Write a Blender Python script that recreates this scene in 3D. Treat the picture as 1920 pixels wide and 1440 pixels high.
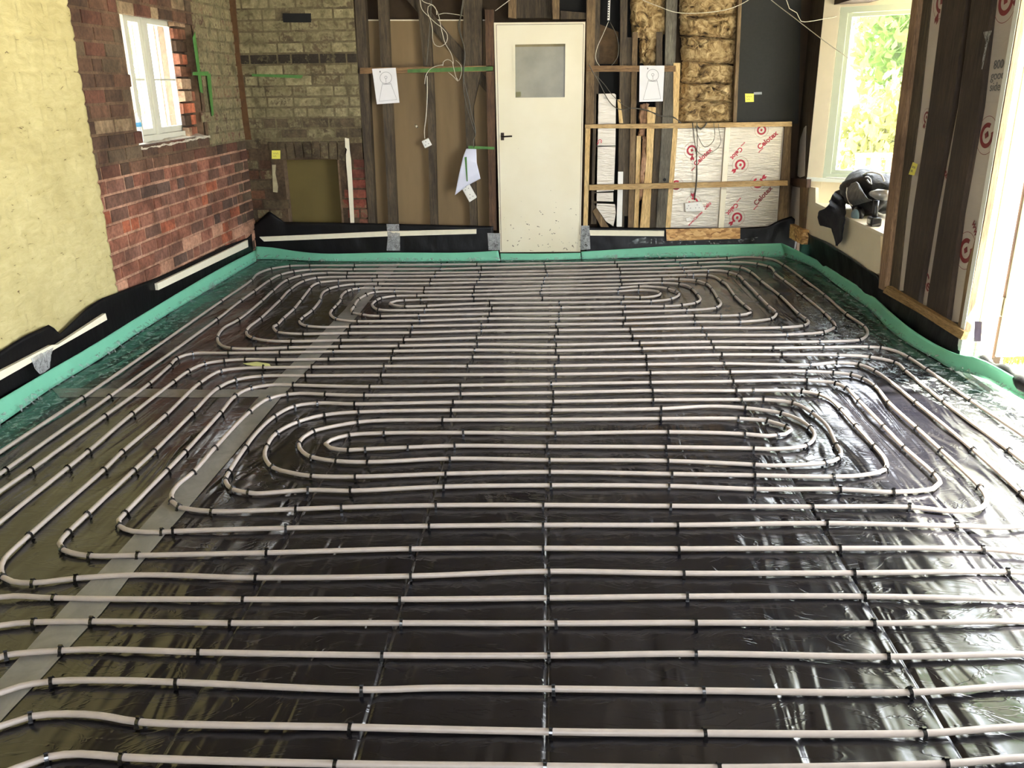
import bpy, bmesh, math, random
import numpy as np
from mathutils import Vector, Matrix
random.seed(7); RNG = np.random.default_rng(11)
for o in list(bpy.data.objects): bpy.data.objects.remove(o)
SC = bpy.context.scene; COL = SC.collection

# ------------------------------------------------------------------ camera
FPX = 1600.0; CAMH = 1.46
def nrm(v): v = np.array(v, float); return v/np.linalg.norm(v)
_Y = nrm((75, 565, -FPX)); _z = -nrm((63, -4613, -FPX)); _Z = nrm(_z - _Y*np.dot(_z, _Y)); _X = np.cross(_Y, _Z)
RW = np.array([_X, _Y, _Z]); CAMP = np.array([0, 0, CAMH])
cam = bpy.data.cameras.new('camera'); cam.sensor_fit = 'HORIZONTAL'; cam.sensor_width = 36
cam.lens = 36*FPX/1920; cam.clip_start = .05; cam.clip_end = 200
camo = bpy.data.objects.new('camera', cam); COL.objects.link(camo)
camo.matrix_world = Matrix.Translation(CAMP) @ Matrix(RW.tolist()).to_4x4()
SC.camera = camo

# ------------------------------------------------------------------ world, sun, exposure
def srgb(r, g, b):
    f = lambda c: (c/255/12.92) if c/255 <= .04045 else ((c/255+.055)/1.055)**2.4
    return (f(r), f(g), f(b), 1)
W = bpy.data.worlds.new('sky'); SC.world = W; W.use_nodes = True
bg = W.node_tree.nodes['Background']
SKY = 20.0
bg.inputs[0].default_value = (.91, .96, 1.05, 1); bg.inputs[1].default_value = SKY
sun = bpy.data.lights.new('sun', 'SUN'); sun.energy = 130.0; sun.angle = math.radians(1.5); sun.color = (1, .94, .82)
suno = bpy.data.objects.new('sun', sun); COL.objects.link(suno)
sd = Vector((-math.cos(math.radians(60))*.93, -math.cos(math.radians(60))*.36, -math.sin(math.radians(60))))
suno.rotation_euler = sd.to_track_quat('-Z', 'Y').to_euler(); suno.location = (8, 6, 9)
SC.view_settings.view_transform = 'Standard'; SC.view_settings.look = 'None'
SC.view_settings.gamma = 1; SC.view_settings.use_curve_mapping = False
SC.view_settings.exposure = -0.4

# ------------------------------------------------------------------ room dimensions and ray helpers
XL, XR, YB, YF, ZC = -2.66, 2.12, 7.58, -1.6, 2.55
def ray(u, v): return RW @ np.array([u-960, 720-v, -FPX])
def pl(u, v, ax, val):
    d = ray(u, v); t = (val-CAMP[ax])/d[ax]; return CAMP + d*t
def FL(u, v, z=0.0): return pl(u, v, 2, z)
def PB(u, v, d=0.0): return pl(u, v, 1, YB-d)
def PR(u, v, d=0.0): return pl(u, v, 0, XR-d)
_a, _b = np.array((XR, 5.66)), np.array((XR+.058, 4.43)); _n2 = np.array((-(_b-_a)[1], (_b-_a)[0], 0)); _n2 = _n2/np.linalg.norm(_n2)
def PR2(u, v, d=0.0):      # the framed stretch by the doorway splays out a little
    dd = ray(u, v); p0 = np.array((XR, 5.66, 0))-_n2*d; return CAMP+dd*np.dot(p0-CAMP, _n2)/np.dot(dd, _n2)
def PL(u, v, d=0.0): return pl(u, v, 0, XL+d)

# ------------------------------------------------------------------ object helpers
def tag(o, label=None, cat=None, group=None, kind=None):
    if label: o['label'] = label
    if cat: o['category'] = cat
    if group: o['group'] = group
    if kind: o['kind'] = kind
    return o
def empty(name, loc=(0, 0, 0)):
    o = bpy.data.objects.new(name, None); o.empty_display_size = .05; o.location = loc; COL.objects.link(o); return o
def mesh(name, V, F, mat, parent=None, smooth=False, cols=None):
    me = bpy.data.meshes.new(name)
    me.from_pydata([tuple(map(float, v)) for v in V], [], [tuple(int(i) for i in f) for f in F]); me.update()
    if smooth: me.polygons.foreach_set('use_smooth', [True]*len(me.polygons))
    if cols is not None:
        at = me.color_attributes.new('Col', 'FLOAT_COLOR', 'POINT')
        at.data.foreach_set('color', np.asarray(cols, dtype=np.float32).ravel())
    if mat: me.materials.append(mat)
    o = bpy.data.objects.new(name, me); COL.objects.link(o)
    if parent:
        o.parent = parent; o.matrix_parent_inverse = Matrix.Translation(-Vector(parent.location))
    return o
class MB:
    def __init__(s): s.V = []; s.F = []
    def add(s, V, F):
        n = len(s.V); s.V += [tuple(v) for v in V]; s.F += [tuple(i+n for i in f) for f in F]; return s
    def build(s, name, mat, parent=None, smooth=False): return mesh(name, s.V, s.F, mat, parent, smooth)
def fix(o):
    bm = bmesh.new(); bm.from_mesh(o.data); bmesh.ops.recalc_face_normals(bm, faces=bm.faces); bm.to_mesh(o.data); bm.free(); return o
def prism_vf(P, vec):
    n = len(P); P = [np.array(p, float) for p in P]; vec = np.array(vec, float)
    V = P + [p+vec for p in P]
    F = [tuple(range(n)), tuple(range(2*n-1, n-1, -1))] + [(i, i+n, (i+1) % n+n, (i+1) % n) for i in range(n)]
    return V, F
def prism(name, P, vec, mat, parent=None):
    V, F = prism_vf(P, vec); return fix(mesh(name, V, F, mat, parent))
def box_vf(a, b):
    (x0, y0, z0), (x1, y1, z1) = a, b
    V = [(x0,y0,z0),(x1,y0,z0),(x1,y1,z0),(x0,y1,z0),(x0,y0,z1),(x1,y0,z1),(x1,y1,z1),(x0,y1,z1)]
    return V, [(0,3,2,1),(4,5,6,7),(0,1,5,4),(1,2,6,5),(2,3,7,6),(3,0,4,7)]
def box(name, a, b, mat, parent=None):
    V, F = box_vf([min(p, q) for p, q in zip(a, b)], [max(p, q) for p, q in zip(a, b)]); return mesh(name, V, F, mat, parent)
def SB(name, uv, d0, d1, mat, parent=None):      # slab on the back wall, front face d1 towards the room
    return prism(name, [PB(u, v, d1) for u, v in uv], (0, d1-d0, 0), mat, parent)
def SR(name, uv, d0, d1, mat, parent=None):
    return prism(name, [PR(u, v, d1) for u, v in uv], (d1-d0, 0, 0), mat, parent)
def SR2(name, uv, d0, d1, mat, parent=None):
    return prism(name, [PR2(u, v, d1) for u, v in uv], _n2*(d1-d0), mat, parent)
def SL(name, uv, d0, d1, mat, parent=None):
    return prism(name, [PL(u, v, d1) for u, v in uv], (-(d1-d0), 0, 0), mat, parent)
def tube_vf(P, r, seg=8, closed=False):
    P = [np.array(p, float) for p in P]; n = len(P); V = []; F = []
    up = np.array((0, 0, 1.0)); prev = None
    for i in range(n):
        if closed: t = P[(i+1) % n]-P[i-1]
        else: t = P[min(i+1, n-1)]-P[max(i-1, 0)]
        t = t/(np.linalg.norm(t)+1e-9)
        if prev is None:
            a = up if abs(t[2]) < .9 else np.array((1.0, 0, 0)); prev = np.cross(t, a)
        s = prev - t*np.dot(prev, t); s /= (np.linalg.norm(s)+1e-9); prev = s; w = np.cross(t, s)
        rr = r[i] if hasattr(r, '__len__') else r
        for k in range(seg):
            a = 2*math.pi*k/seg; V.append(P[i]+rr*(math.cos(a)*s+math.sin(a)*w))
    m = n if closed else n-1
    for i in range(m):
        for k in range(seg):
            a = i*seg+k; b = i*seg+(k+1) % seg; c = ((i+1) % n)*seg+(k+1) % seg; d = ((i+1) % n)*seg+k
            F.append((a, b, c, d))
    if not closed: F += [tuple(range(seg-1, -1, -1)), tuple(range((n-1)*seg, n*seg))]
    return V, F
def catmull(P, step=.03):
    P = [np.array(p, float) for p in P]; P = [2*P[0]-P[1]]+P+[2*P[-1]-P[-2]]; out = []
    for i in range(1, len(P)-2):
        p0, p1, p2, p3 = P[i-1:i+3]
        d = [max(np.linalg.norm(b-a), 1e-4)**.5 for a, b in ((p0, p1), (p1, p2), (p2, p3))]
        t0, t1, t2, t3 = 0, d[0], d[0]+d[1], sum(d)
        n = max(1, int(np.linalg.norm(p2-p1)/step))
        for k in range(n):
            t = t1+(t2-t1)*k/n
            A1 = (t1-t)/(t1-t0)*p0+(t-t0)/(t1-t0)*p1; A2 = (t2-t)/(t2-t1)*p1+(t-t1)/(t2-t1)*p2; A3 = (t3-t)/(t3-t2)*p2+(t-t2)/(t3-t2)*p3
            B1 = (t2-t)/(t2-t0)*A1+(t-t0)/(t2-t0)*A2; B2 = (t3-t)/(t3-t1)*A2+(t-t1)/(t3-t1)*A3
            out.append((t2-t)/(t2-t1)*B1+(t-t1)/(t2-t1)*B2)
    out.append(P[-2]); return out
def tube(name, P, r, mat, parent=None, seg=8, step=.03, smooth=True):
    V, F = tube_vf(catmull(P, step), r, seg); return mesh(name, V, F, mat, parent, smooth)
# smooth value noise on numpy arrays
_G = RNG.random((64, 64, 8))
def vn(x, y, k=0):
    x = np.asarray(x, float); y = np.asarray(y, float); xi = np.floor(x).astype(int); yi = np.floor(y).astype(int)
    fx = x-xi; fy = y-yi; fx = fx*fx*(3-2*fx); fy = fy*fy*(3-2*fy); g = _G[:, :, k % 8]
    a = g[xi % 64, yi % 64]; b = g[(xi+1) % 64, yi % 64]; c = g[xi % 64, (yi+1) % 64]; d = g[(xi+1) % 64, (yi+1) % 64]
    return (a*(1-fx)+b*fx)*(1-fy)+(c*(1-fx)+d*fx)*fy
def fbm(x, y, k=0, o=4):
    s = 0; a = .5
    for i in range(o): s = s+a*vn(np.asarray(x)*2**i+i*7.3, np.asarray(y)*2**i+i*3.1, k+i); a *= .5
    return s
def resample(P, n):
    P = np.array(P, float); d = np.r_[0, np.cumsum(np.linalg.norm(np.diff(P, axis=0), axis=1))]
    t = np.linspace(0, d[-1], n); return np.stack([np.interp(t, d, P[:, i]) for i in range(P.shape[1])], 1)
def sheet(name, rows, mat, parent=None, amp=0.0, freq=8, axis=2, nu=None, nv=10, seed=0, solid=0, smooth=True):
    """a sheet lofted through two or more 3-D polylines, crumpled along one axis (or a vector)"""
    nu = nu or 60; R = [resample(r, nu) for r in rows]; R = np.array(R)
    tt = np.linspace(0, len(R)-1, nv); G = np.zeros((nv, nu, 3))
    for j, t in enumerate(tt):
        i = min(int(t), len(R)-2); f = t-i; G[j] = R[i]*(1-f)+R[i+1]*f
    L = np.r_[0, np.cumsum(np.linalg.norm(np.diff(G[0], axis=0), axis=1))]
    H = np.linalg.norm(G[-1, nu//2]-G[0, nu//2])
    uu, vv = np.meshgrid(L*freq, np.linspace(0, H*freq, nv))
    nz = (fbm(uu+seed*13.7, vv+seed*5.1, seed)-.47)*2*amp
    ax = np.array(axis if hasattr(axis, '__len__') else [axis == 0, axis == 1, axis == 2], float)
    G = G+nz[:, :, None]*ax
    V = G.reshape(-1, 3); F = [(j*nu+i, j*nu+i+1, (j+1)*nu+i+1, (j+1)*nu+i) for j in range(nv-1) for i in range(nu-1)]
    o = mesh(name, V, F, mat, parent, smooth)
    if solid: m = o.modifiers.new('thickness', 'SOLIDIFY'); m.thickness = solid; m.offset = 0
    return o

# ------------------------------------------------------------------ materials
def newmat(name):
    m = bpy.data.materials.new(name); m.use_nodes = True; nt = m.node_tree; return m, nt, nt.nodes['Principled BSDF']
def _noise(nt, scale, vec, detail=4, rough=.55, dist=0.0):
    n = nt.nodes.new('ShaderNodeTexNoise'); n.inputs['Scale'].default_value = scale; n.inputs['Detail'].default_value = detail
    n.inputs['Roughness'].default_value = rough; n.inputs['Distortion'].default_value = dist; nt.links.new(vec, n.inputs['Vector']); return n
def _map(nt, sc=(1, 1, 1), rot=(0, 0, 0)):
    tc = nt.nodes.new('ShaderNodeTexCoord'); mp = nt.nodes.new('ShaderNodeMapping'); mp.inputs['Scale'].default_value = sc
    mp.inputs['Rotation'].default_value = rot; nt.links.new(tc.outputs['Object'], mp.inputs['Vector']); return mp.outputs[0]
def _ramp(nt, fac, stops):
    r = nt.nodes.new('ShaderNodeValToRGB'); e = r.color_ramp.elements
    while len(e) < len(stops): e.new(.5)
    for el, (p, c) in zip(e, stops): el.position = p; el.color = c if len(c) == 4 else (*c, 1)
    nt.links.new(fac, r.inputs[0]); return r.outputs[0]
def _bump(nt, b, h, st, dist=.01, prev=None):
    n = nt.nodes.new('ShaderNodeBump'); n.inputs['Strength'].default_value = st; n.inputs['Distance'].default_value = dist
    nt.links.new(h, n.inputs['Height'])
    if prev: nt.links.new(prev, n.inputs['Normal'])
    nt.links.new(n.outputs[0], b.inputs['Normal']); return n.outputs[0]
def plain(name, c, rough=.6, var=.12, scale=20, bump=.1, metal=0, spec=.5, sc=(1, 1, 1)):
    m, nt, b = newmat(name); v = _map(nt, sc); n = _noise(nt, scale, v)
    d = tuple(x*(1-var) for x in c[:3]); l = tuple(min(1, x*(1+var)) for x in c[:3])
    nt.links.new(_ramp(nt, n.outputs['Fac'], [(.3, d), (.7, l)]), b.inputs['Base Color'])
    b.inputs['Roughness'].default_value = rough; b.inputs['Metallic'].default_value = metal; b.inputs['Specular IOR Level'].default_value = spec
    if bump: _bump(nt, b, n.outputs['Fac'], bump)
    return m
def wood(name, c1, c2, axis='z', rough=.75, bump=.35, stain=None):
    m, nt, b = newmat(name); s = {'z': (14, 14, 1.0), 'x': (1.0, 14, 14), 'y': (14, 1.0, 14)}[axis]
    v = _map(nt, s); n = _noise(nt, 4, v, 5, .6, .6); v2 = _map(nt, (1, 1, 1)); n2 = _noise(nt, 3.5, v2, 4)
    c = _ramp(nt, n.outputs['Fac'], [(.3, c1), (.68, c2)])
    mx = nt.nodes.new('ShaderNodeMix'); mx.data_type = 'RGBA'; mx.blend_type = 'MULTIPLY'; mx.inputs[0].default_value = .6
    n5 = _noise(nt, 22, v, 3, .6); m5 = nt.nodes.new('ShaderNodeMix'); m5.data_type = 'RGBA'; m5.blend_type = 'MULTIPLY'; m5.inputs[0].default_value = .8
    nt.links.new(c, m5.inputs[6]); nt.links.new(_ramp(nt, n5.outputs['Fac'], [(.36, (.5, .48, .45)), (.55, (1.08, 1.08, 1.08))]), m5.inputs[7]); c = m5.outputs[2]
    nt.links.new(c, mx.inputs[6]); st = stain or (.35, .3, .25)
    nt.links.new(_ramp(nt, n2.outputs['Fac'], [(.35, st), (.6, (1, 1, 1))]), mx.inputs[7]); nt.links.new(mx.outputs[2], b.inputs['Base Color'])
    b.inputs['Roughness'].default_value = rough; _bump(nt, b, n.outputs['Fac'], bump, .004); return m
M = {}
M['stud'] = wood('dark weathered timber', srgb(54, 46, 34), srgb(98, 84, 62))
M['stud_grey'] = wood('grey weathered timber', srgb(78, 74, 64), srgb(124, 118, 102))
M['stud_green'] = wood('grey green timber', srgb(110, 112, 94), srgb(150, 150, 130))
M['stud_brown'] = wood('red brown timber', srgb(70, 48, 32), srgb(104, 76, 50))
M['stud_mid'] = wood('brown timber', srgb(100, 80, 54), srgb(142, 118, 82))
M['pine'] = wood('new pine vertical', srgb(206, 172, 112), srgb(234, 206, 150), stain=(.75, .65, .5))
M['pine_x'] = wood('pine batten', srgb(168, 136, 86), srgb(204, 174, 122), 'x', stain=(.6, .5, .38))
M['batten_x'] = wood('old batten', srgb(112, 84, 52), srgb(150, 118, 78), 'x')
M['pine_y'] = wood('pine batten right wall', srgb(130, 104, 62), srgb(172, 142, 94), 'y', stain=(.6, .5, .38))
M['pine_post'] = wood('tan post', srgb(120, 94, 70), srgb(168, 136, 104))
M['dark_y'] = wood('dark brown boards', srgb(48, 38, 30), srgb(78, 64, 50))
M['whitewood'] = plain('white primed timber', srgb(236, 228, 200), .5, .03, 30, .05)
M['white'] = plain('white plastic', srgb(232, 230, 220), .4, .03, 30, .02)
M['hard'] = plain('brown hardboard', srgb(130, 108, 74), .7, .16, 3, .05, sc=(2.2, 1, .35))
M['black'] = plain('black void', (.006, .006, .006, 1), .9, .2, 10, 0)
M['charcoal'] = plain('charcoal breather board', srgb(33, 33, 28), .8, .12, 60, .06)
M['paper'] = plain('white paper', srgb(236, 234, 232), .7, .02, 12, .03)
M['pencil'] = plain('pencil line', srgb(110, 108, 104), .8, .05, 20, 0)
M['cable'] = plain('pale cable', srgb(205, 198, 176), .5, .15, 60, 0)
M['cable_dark'] = plain('grey cable', srgb(82, 78, 66), .5, .15, 60, 0)
M['postit'] = plain('yellow sticky note', srgb(232, 224, 96), .7, .03, 20, 0)
M['green_tape'] = plain('green masking tape', srgb(72, 120, 54), .6, .12, 40, .05)
M['foam'] = plain('green edge foam', srgb(112, 186, 152), .6, .06, 6, .08)
M['red'] = plain('red print', srgb(176, 28, 50), .5, .05, 30, 0)
M['redbrown'] = plain('brown red print', srgb(120, 40, 40), .5, .05, 30, 0)
M['grey_tape'] = plain('grey tape', srgb(150, 152, 152), .35, .2, 30, .5)
M['metal'] = plain('brass metal', srgb(190, 180, 160), .35, .1, 30, .05, 1)
M['darkmetal'] = plain('dark bronze metal', srgb(52, 42, 34), .4, .1, 30, .05, .8)
M['pipe'] = plain('white heating pipe', srgb(168, 157, 147), .38, .07, 25, .03)
M['clip'] = plain('black clip plastic', srgb(20, 20, 20), .14, .05, 30, 0, spec=.8)
M['ceiling'] = plain('bare joists and boards ceiling', srgb(104, 94, 80), .8, .05, 4, .05)
M['plaster'] = plain('grey plaster', srgb(170, 164, 150), .8, .05, 4, .05)
M['cream'] = plain('cream painted joinery', srgb(226, 214, 184), .5, .03, 10, .04)
M['gwhite'] = plain('white gloss frame', srgb(230, 234, 222), .35, .02, 10, .02)
M['sage'] = plain('pale grey green frame', srgb(196, 204, 180), .4, .02, 10, .02)
def mix_shader(name, c, rough, tfac, tint=(1, 1, 1, 1), bumpscale=25, bst=.6, bdist=.01, noisefac=None, edge=(.35, .65)):
    m, nt, b = newmat(name); out = nt.nodes['Material Output']
    b.inputs['Base Color'].default_value = c; b.inputs['Roughness'].default_value = rough
    v = _map(nt); n = _noise(nt, bumpscale, v, 4, .6, 1.0)
    if bst: _bump(nt, b, n.outputs['Fac'], bst, bdist)
    t = nt.nodes.new('ShaderNodeBsdfTransparent'); t.inputs[0].default_value = tint
    mx = nt.nodes.new('ShaderNodeMixShader'); mx.inputs[0].default_value = tfac
    if noisefac:
        nt.links.new(_ramp(nt, n.outputs['Fac'], [(edge[0], (noisefac[0],)*3), (edge[1], (noisefac[1],)*3)]), mx.inputs[0])
    nt.links.new(b.outputs[0], mx.inputs[1]); nt.links.new(t.outputs[0], mx.inputs[2]); nt.links.new(mx.outputs[0], out.inputs[0]); return m
M['film'] = mix_shader('clear polythene film', srgb(170, 180, 176), .12, .8, noisefac=(.985, .45), edge=(.52, .62), bumpscale=26, bst=1, bdist=.03)
M['glass'] = mix_shader('window glass', (1, 1, 1, 1), .02, .93, bst=0)
M['floortape'] = mix_shader('translucent floor tape', srgb(146, 144, 136), .35, .5, noisefac=(.34, .48), bumpscale=9, bst=.15, bdist=.005)
M['cleartape'] = mix_shader('crumpled clear tape', srgb(190, 192, 190), .18, .5, noisefac=(.15, .6), bumpscale=40, bst=1, bdist=.02)
M['bottle'] = mix_shader('bottle plastic', (.75, .8, .8, 1), .08, .5, bst=.2, bumpscale=40)

def membrane_mat():
    m, nt, b = newmat('black polythene membrane')
    b.inputs['Base Color'].default_value = srgb(14, 14, 19); b.inputs['Roughness'].default_value = .2
    b.inputs['Specular IOR Level'].default_value = .65
    # long soft folds lying diagonally, finer crinkles, and a few sharp creases
    v1 = _map(nt, (5.0, 1.1, 1), (0, 0, math.radians(-38))); a = _noise(nt, 1.3, v1, 2, .45, 1.2)
    v2 = _map(nt, (1, 2.6, 1), (0, 0, math.radians(12))); c = _noise(nt, 5, v2, 2, .5, .8)
    v3 = _map(nt, (1.6, 3.6, 1), (0, 0, math.radians(-28))); r = _noise(nt, 2.6, v3, 3, .55, 1.6)
    rr = _ramp(nt, r.outputs['Fac'], [(.47, (0, 0, 0)), (.5, (1, 1, 1)), (.53, (0, 0, 0))])
    p = _bump(nt, b, a.outputs['Fac'], .6, .035); p = _bump(nt, b, c.outputs['Fac'], .25, .008, p); p = _bump(nt, b, rr, .16, .004, p)
    rn = _noise(nt, 3, _map(nt), 3)
    nt.links.new(_ramp(nt, rn.outputs['Fac'], [(.3, (.14,)*3), (.7, (.30,)*3)]), b.inputs['Roughness']); return m
M['membrane'] = membrane_mat()
M['upturn'] = plain('black polythene upturn', srgb(9, 9, 11), .42, .1, 9, .6, spec=.25, sc=(1, 1, .4))
def brick_mat(name, rough=.9, bst=.5, crack=None):
    m, nt, b = newmat(name); at = nt.nodes.new('ShaderNodeAttribute'); at.attribute_name = 'Col'
    v = _map(nt); n1 = _noise(nt, 38, v, 5, .65); n2 = _noise(nt, 9, v, 5, .65, .3)
    mx = nt.nodes.new('ShaderNodeMix'); mx.data_type = 'RGBA'; mx.blend_type = 'MULTIPLY'; mx.inputs[0].default_value = .75
    nt.links.new(at.outputs['Color'], mx.inputs[6]); nt.links.new(_ramp(nt, n1.outputs['Fac'], [(.32, (.5, .48, .46)), (.6, (1.12, 1.12, 1.12))]), mx.inputs[7])
    # flaking limewash: alpha says how much of it is left
    mt = nt.nodes.new('ShaderNodeMath'); mt.operation = 'SUBTRACT'; nt.links.new(at.outputs['Alpha'], mt.inputs[0]); nt.links.new(n2.outputs['Fac'], mt.inputs[1])
    mt3 = nt.nodes.new('ShaderNodeMath'); mt3.operation = 'MULTIPLY_ADD'; nt.links.new(n1.outputs['Fac'], mt3.inputs[0]); mt3.inputs[1].default_value = -.6; mt3.inputs[2].default_value = .3
    mt4 = nt.nodes.new('ShaderNodeMath'); mt4.operation = 'ADD'; nt.links.new(mt.outputs[0], mt4.inputs[0]); nt.links.new(mt3.outputs[0], mt4.inputs[1])
    mt2 = nt.nodes.new('ShaderNodeMath'); mt2.operation = 'MULTIPLY'; mt2.use_clamp = True; mt2.inputs[1].default_value = 5; nt.links.new(mt4.outputs[0], mt2.inputs[0])
    m2 = nt.nodes.new('ShaderNodeMix'); m2.data_type = 'RGBA'; nt.links.new(mt2.outputs[0], m2.inputs[0])
    n3 = _noise(nt, 4.5, v, 4, .6, .5); mg = nt.nodes.new('ShaderNodeMix'); mg.data_type = 'RGBA'; mg.blend_type = 'MULTIPLY'; mg.inputs[0].default_value = 1; nt.links.new(mx.outputs[2], mg.inputs[6])
    nt.links.new(_ramp(nt, n3.outputs['Fac'], [(.36, (.52, .48, .44)), (.6, (1.1, 1.1, 1.1))]), mg.inputs[7]); nt.links.new(mg.outputs[2], m2.inputs[6])
    nt.links.new(_ramp(nt, n2.outputs['Fac'], [(.36, srgb(92, 84, 58)[:3]), (.5, srgb(136, 126, 92)[:3]), (.62, srgb(166, 156, 118)[:3])]), m2.inputs[7])
    nt.links.new(m2.outputs[2], b.inputs['Base Color']); b.inputs['Roughness'].default_value = rough
    _bump(nt, b, n1.outputs['Fac'], bst, .008); return m
M['brick'] = brick_mat('old brick')
def yellow_mat():
    m, nt, b = newmat('yellow painted brick'); v = _map(nt, (1, 1, 2.5)); n = _noise(nt, 11, v, 6, .7, .5); n2 = _noise(nt, 3, _map(nt), 4)
    mx = nt.nodes.new('ShaderNodeMix'); mx.data_type = 'RGBA'; mx.blend_type = 'MULTIPLY'; mx.inputs[0].default_value = 1
    nt.links.new(_ramp(nt, n.outputs['Fac'], [(.335, srgb(104, 86, 52)[:3]), (.36, srgb(186, 174, 120)[:3]), (.7, srgb(204, 193, 140)[:3])]), mx.inputs[6])
    nt.links.new(_ramp(nt, n2.outputs['Fac'], [(.3, (.86, .84, .78)), (.65, (1, 1, 1))]), mx.inputs[7])
    nt.links.new(mx.outputs[2], b.inputs['Base Color']); b.inputs['Roughness'].default_value = .7
    _bump(nt, b, n.outputs['Fac'], .5, .012); return m
M['yellow'] = yellow_mat()
def foil_mat(name, c, metal=.6, rough=.34):
    m, nt, b = newmat(name); v = _map(nt, (1, 1, 6)); n = _noise(nt, 9, v, 5, .6, .6); n2 = _noise(nt, 4, _map(nt), 3)
    nt.links.new(_ramp(nt, n2.outputs['Fac'], [(.3, tuple(x*.85 for x in c[:3])), (.7, c[:3])]), b.inputs['Base Color'])
    b.inputs['Metallic'].default_value = metal; b.inputs['Roughness'].default_value = rough; _bump(nt, b, n.outputs['Fac'], .45, .01); return m
M['foil'] = foil_mat('foil insulation facing', srgb(190, 182, 166), .8); M['foil_dull'] = foil_mat('dull foil facing', srgb(206, 196, 182), .3, .5)
def wool_mat():
    m, nt, b = newmat('brown mineral wool'); n = _noise(nt, 14, _map(nt), 6, .7, 1.2); n2 = _noise(nt, 60, _map(nt), 3)
    nt.links.new(_ramp(nt, n.outputs['Fac'], [(.34, srgb(60, 44, 26)[:3]), (.46, srgb(150, 122, 78)[:3]), (.66, srgb(214, 188, 138)[:3])]), b.inputs['Base Color'])
    b.inputs['Roughness'].default_value = 1; p = _bump(nt, b, n.outputs['Fac'], .9, .03); _bump(nt, b, n2.outputs['Fac'], .5, .006, p); return m
M['wool'] = wool_mat()
def osb_mat():
    m, nt, b = newmat('oriented strand board'); vo = nt.nodes.new('ShaderNodeTexVoronoi'); vo.inputs['Scale'].default_value = 30
    nt.links.new(_map(nt, (1, 1, 2.2), (.3, .5, .2)), vo.inputs['Vector'])
    nt.links.new(_ramp(nt, vo.outputs['Color'], [(.1, srgb(150, 104, 56)[:3]), (.5, srgb(208, 160, 98)[:3]), (.9, srgb(232, 196, 136)[:3])]), b.inputs['Base Color'])
    b.inputs['Roughness'].default_value = .6; return m
M['osb'] = osb_mat()

# ================================================================== SETTING: shell of the room
def struct(o): o['kind'] = 'structure'; return o
WLY0, WLY1 = PL(232, 60)[1], PL(362, 60)[1]            # left window opening
WLZ0, WLZ1 = 1.10, 1.93
m = MB()
for a, b in (((XL-.3, YF, -.1), (XL-.012, WLY0, ZC)), ((XL-.3, WLY1, -.1), (XL-.012, YB+.5, ZC)),
             ((XL-.3, WLY0, -.1), (XL-.012, WLY1, WLZ0)), ((XL-.3, WLY0, WLZ1), (XL-.012, WLY1, ZC))):
    m.add(*box_vf(a, b))
M['mortar'] = plain('dark mortar', srgb(112, 92, 70), .95, .25, 30, .5)
struct(m.build('wall_left', M['mortar']))

def bricks(name, P, a0, a1, b0, b1, colfn, skip, mat, course=.086, L=.232, joint=.010, proud=.006, mortar=None, mcol=None, seed=1, edge=.012, cells=.06, d0=0.0):
    rng = random.Random(seed); V = []; F = []; C = []
    nb = int((b1-b0)/course+.999)
    for j in range(nb):
        z0 = b0+j*course; z1 = min(z0+course, b1); a = a0-rng.random()*.2 if j % 2 else a0-.116-rng.random()*.1
        while a < a1:
            w = L*(.5 if rng.random() < .3 else 1)*(.96+.08*rng.random())
            x0, x1 = max(a+joint/2, a0), min(a+w-joint/2, a1+(rng.random()-.5)*edge); a += w
            if x1-x0 < .02: continue
            cx, cz = (x0+x1)/2, (z0+z1)/2
            if skip and skip(cx, cz, x0, x1): continue
            q0, q1 = z0+joint/2+(rng.random()-.5)*.004, z1-joint/2+(rng.random()-.5)*.004
            pr = d0+proud*(.4+rng.random()); e = .004; n = len(V)
            V += [P(x0, q0, d0-.01), P(x1, q0, d0-.01), P(x1, q1, d0-.01), P(x0, q1, d0-.01),
                  P(x0+e, q0+e, pr), P(x1-e, q0+e, pr+(rng.random()-.5)*.003), P(x1-e, q1-e, pr+(rng.random()-.5)*.003), P(x0+e, q1-e, pr)]
            F += [(n+4, n+5, n+6, n+7), (n, n+1, n+5, n+4), (n+1, n+2, n+6, n+5), (n+2, n+3, n+7, n+6), (n+3, n, n+4, n+7)]
            c = colfn(cx, cz, rng); C += [c]*8
    # mortar bed behind the faces, in small cells so its colour follows the zones
    na = int((a1-a0)/cells)+1; nz = int((b1-b0)/cells)+1
    for i in range(na):
        for j in range(nz):
            x0, x1 = a0+i*cells, min(a0+(i+1)*cells, a1); z0, z1 = b0+j*cells, min(b0+(j+1)*cells, b1)
            if x1 <= x0 or z1 <= z0 or (mortar and mortar((x0+x1)/2, (z0+z1)/2)): continue
            n = len(V); V += [P(x0, z0, d0), P(x1, z0, d0), P(x1, z1, d0), P(x0, z1, d0)]; F.append((n, n+1, n+2, n+3))
            C += [mcol((x0+x1)/2, (z0+z1)/2, rng)]*4
    return mesh(name, V, F, mat, cols=C)
def pick(rng, L): return rng.choice(L)
RED = [(140, 90, 68), (130, 82, 62), (146, 98, 76), (122, 84, 66), (150, 98, 76), (132, 86, 66), (112, 80, 64), (164, 92, 62), (98, 76, 64), (132, 92, 74)]
BRN = [(96, 70, 52), (84, 62, 46), (108, 78, 58), (78, 58, 42), (100, 64, 48), (96, 80, 60)]
YSEAM = 4.977
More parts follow.
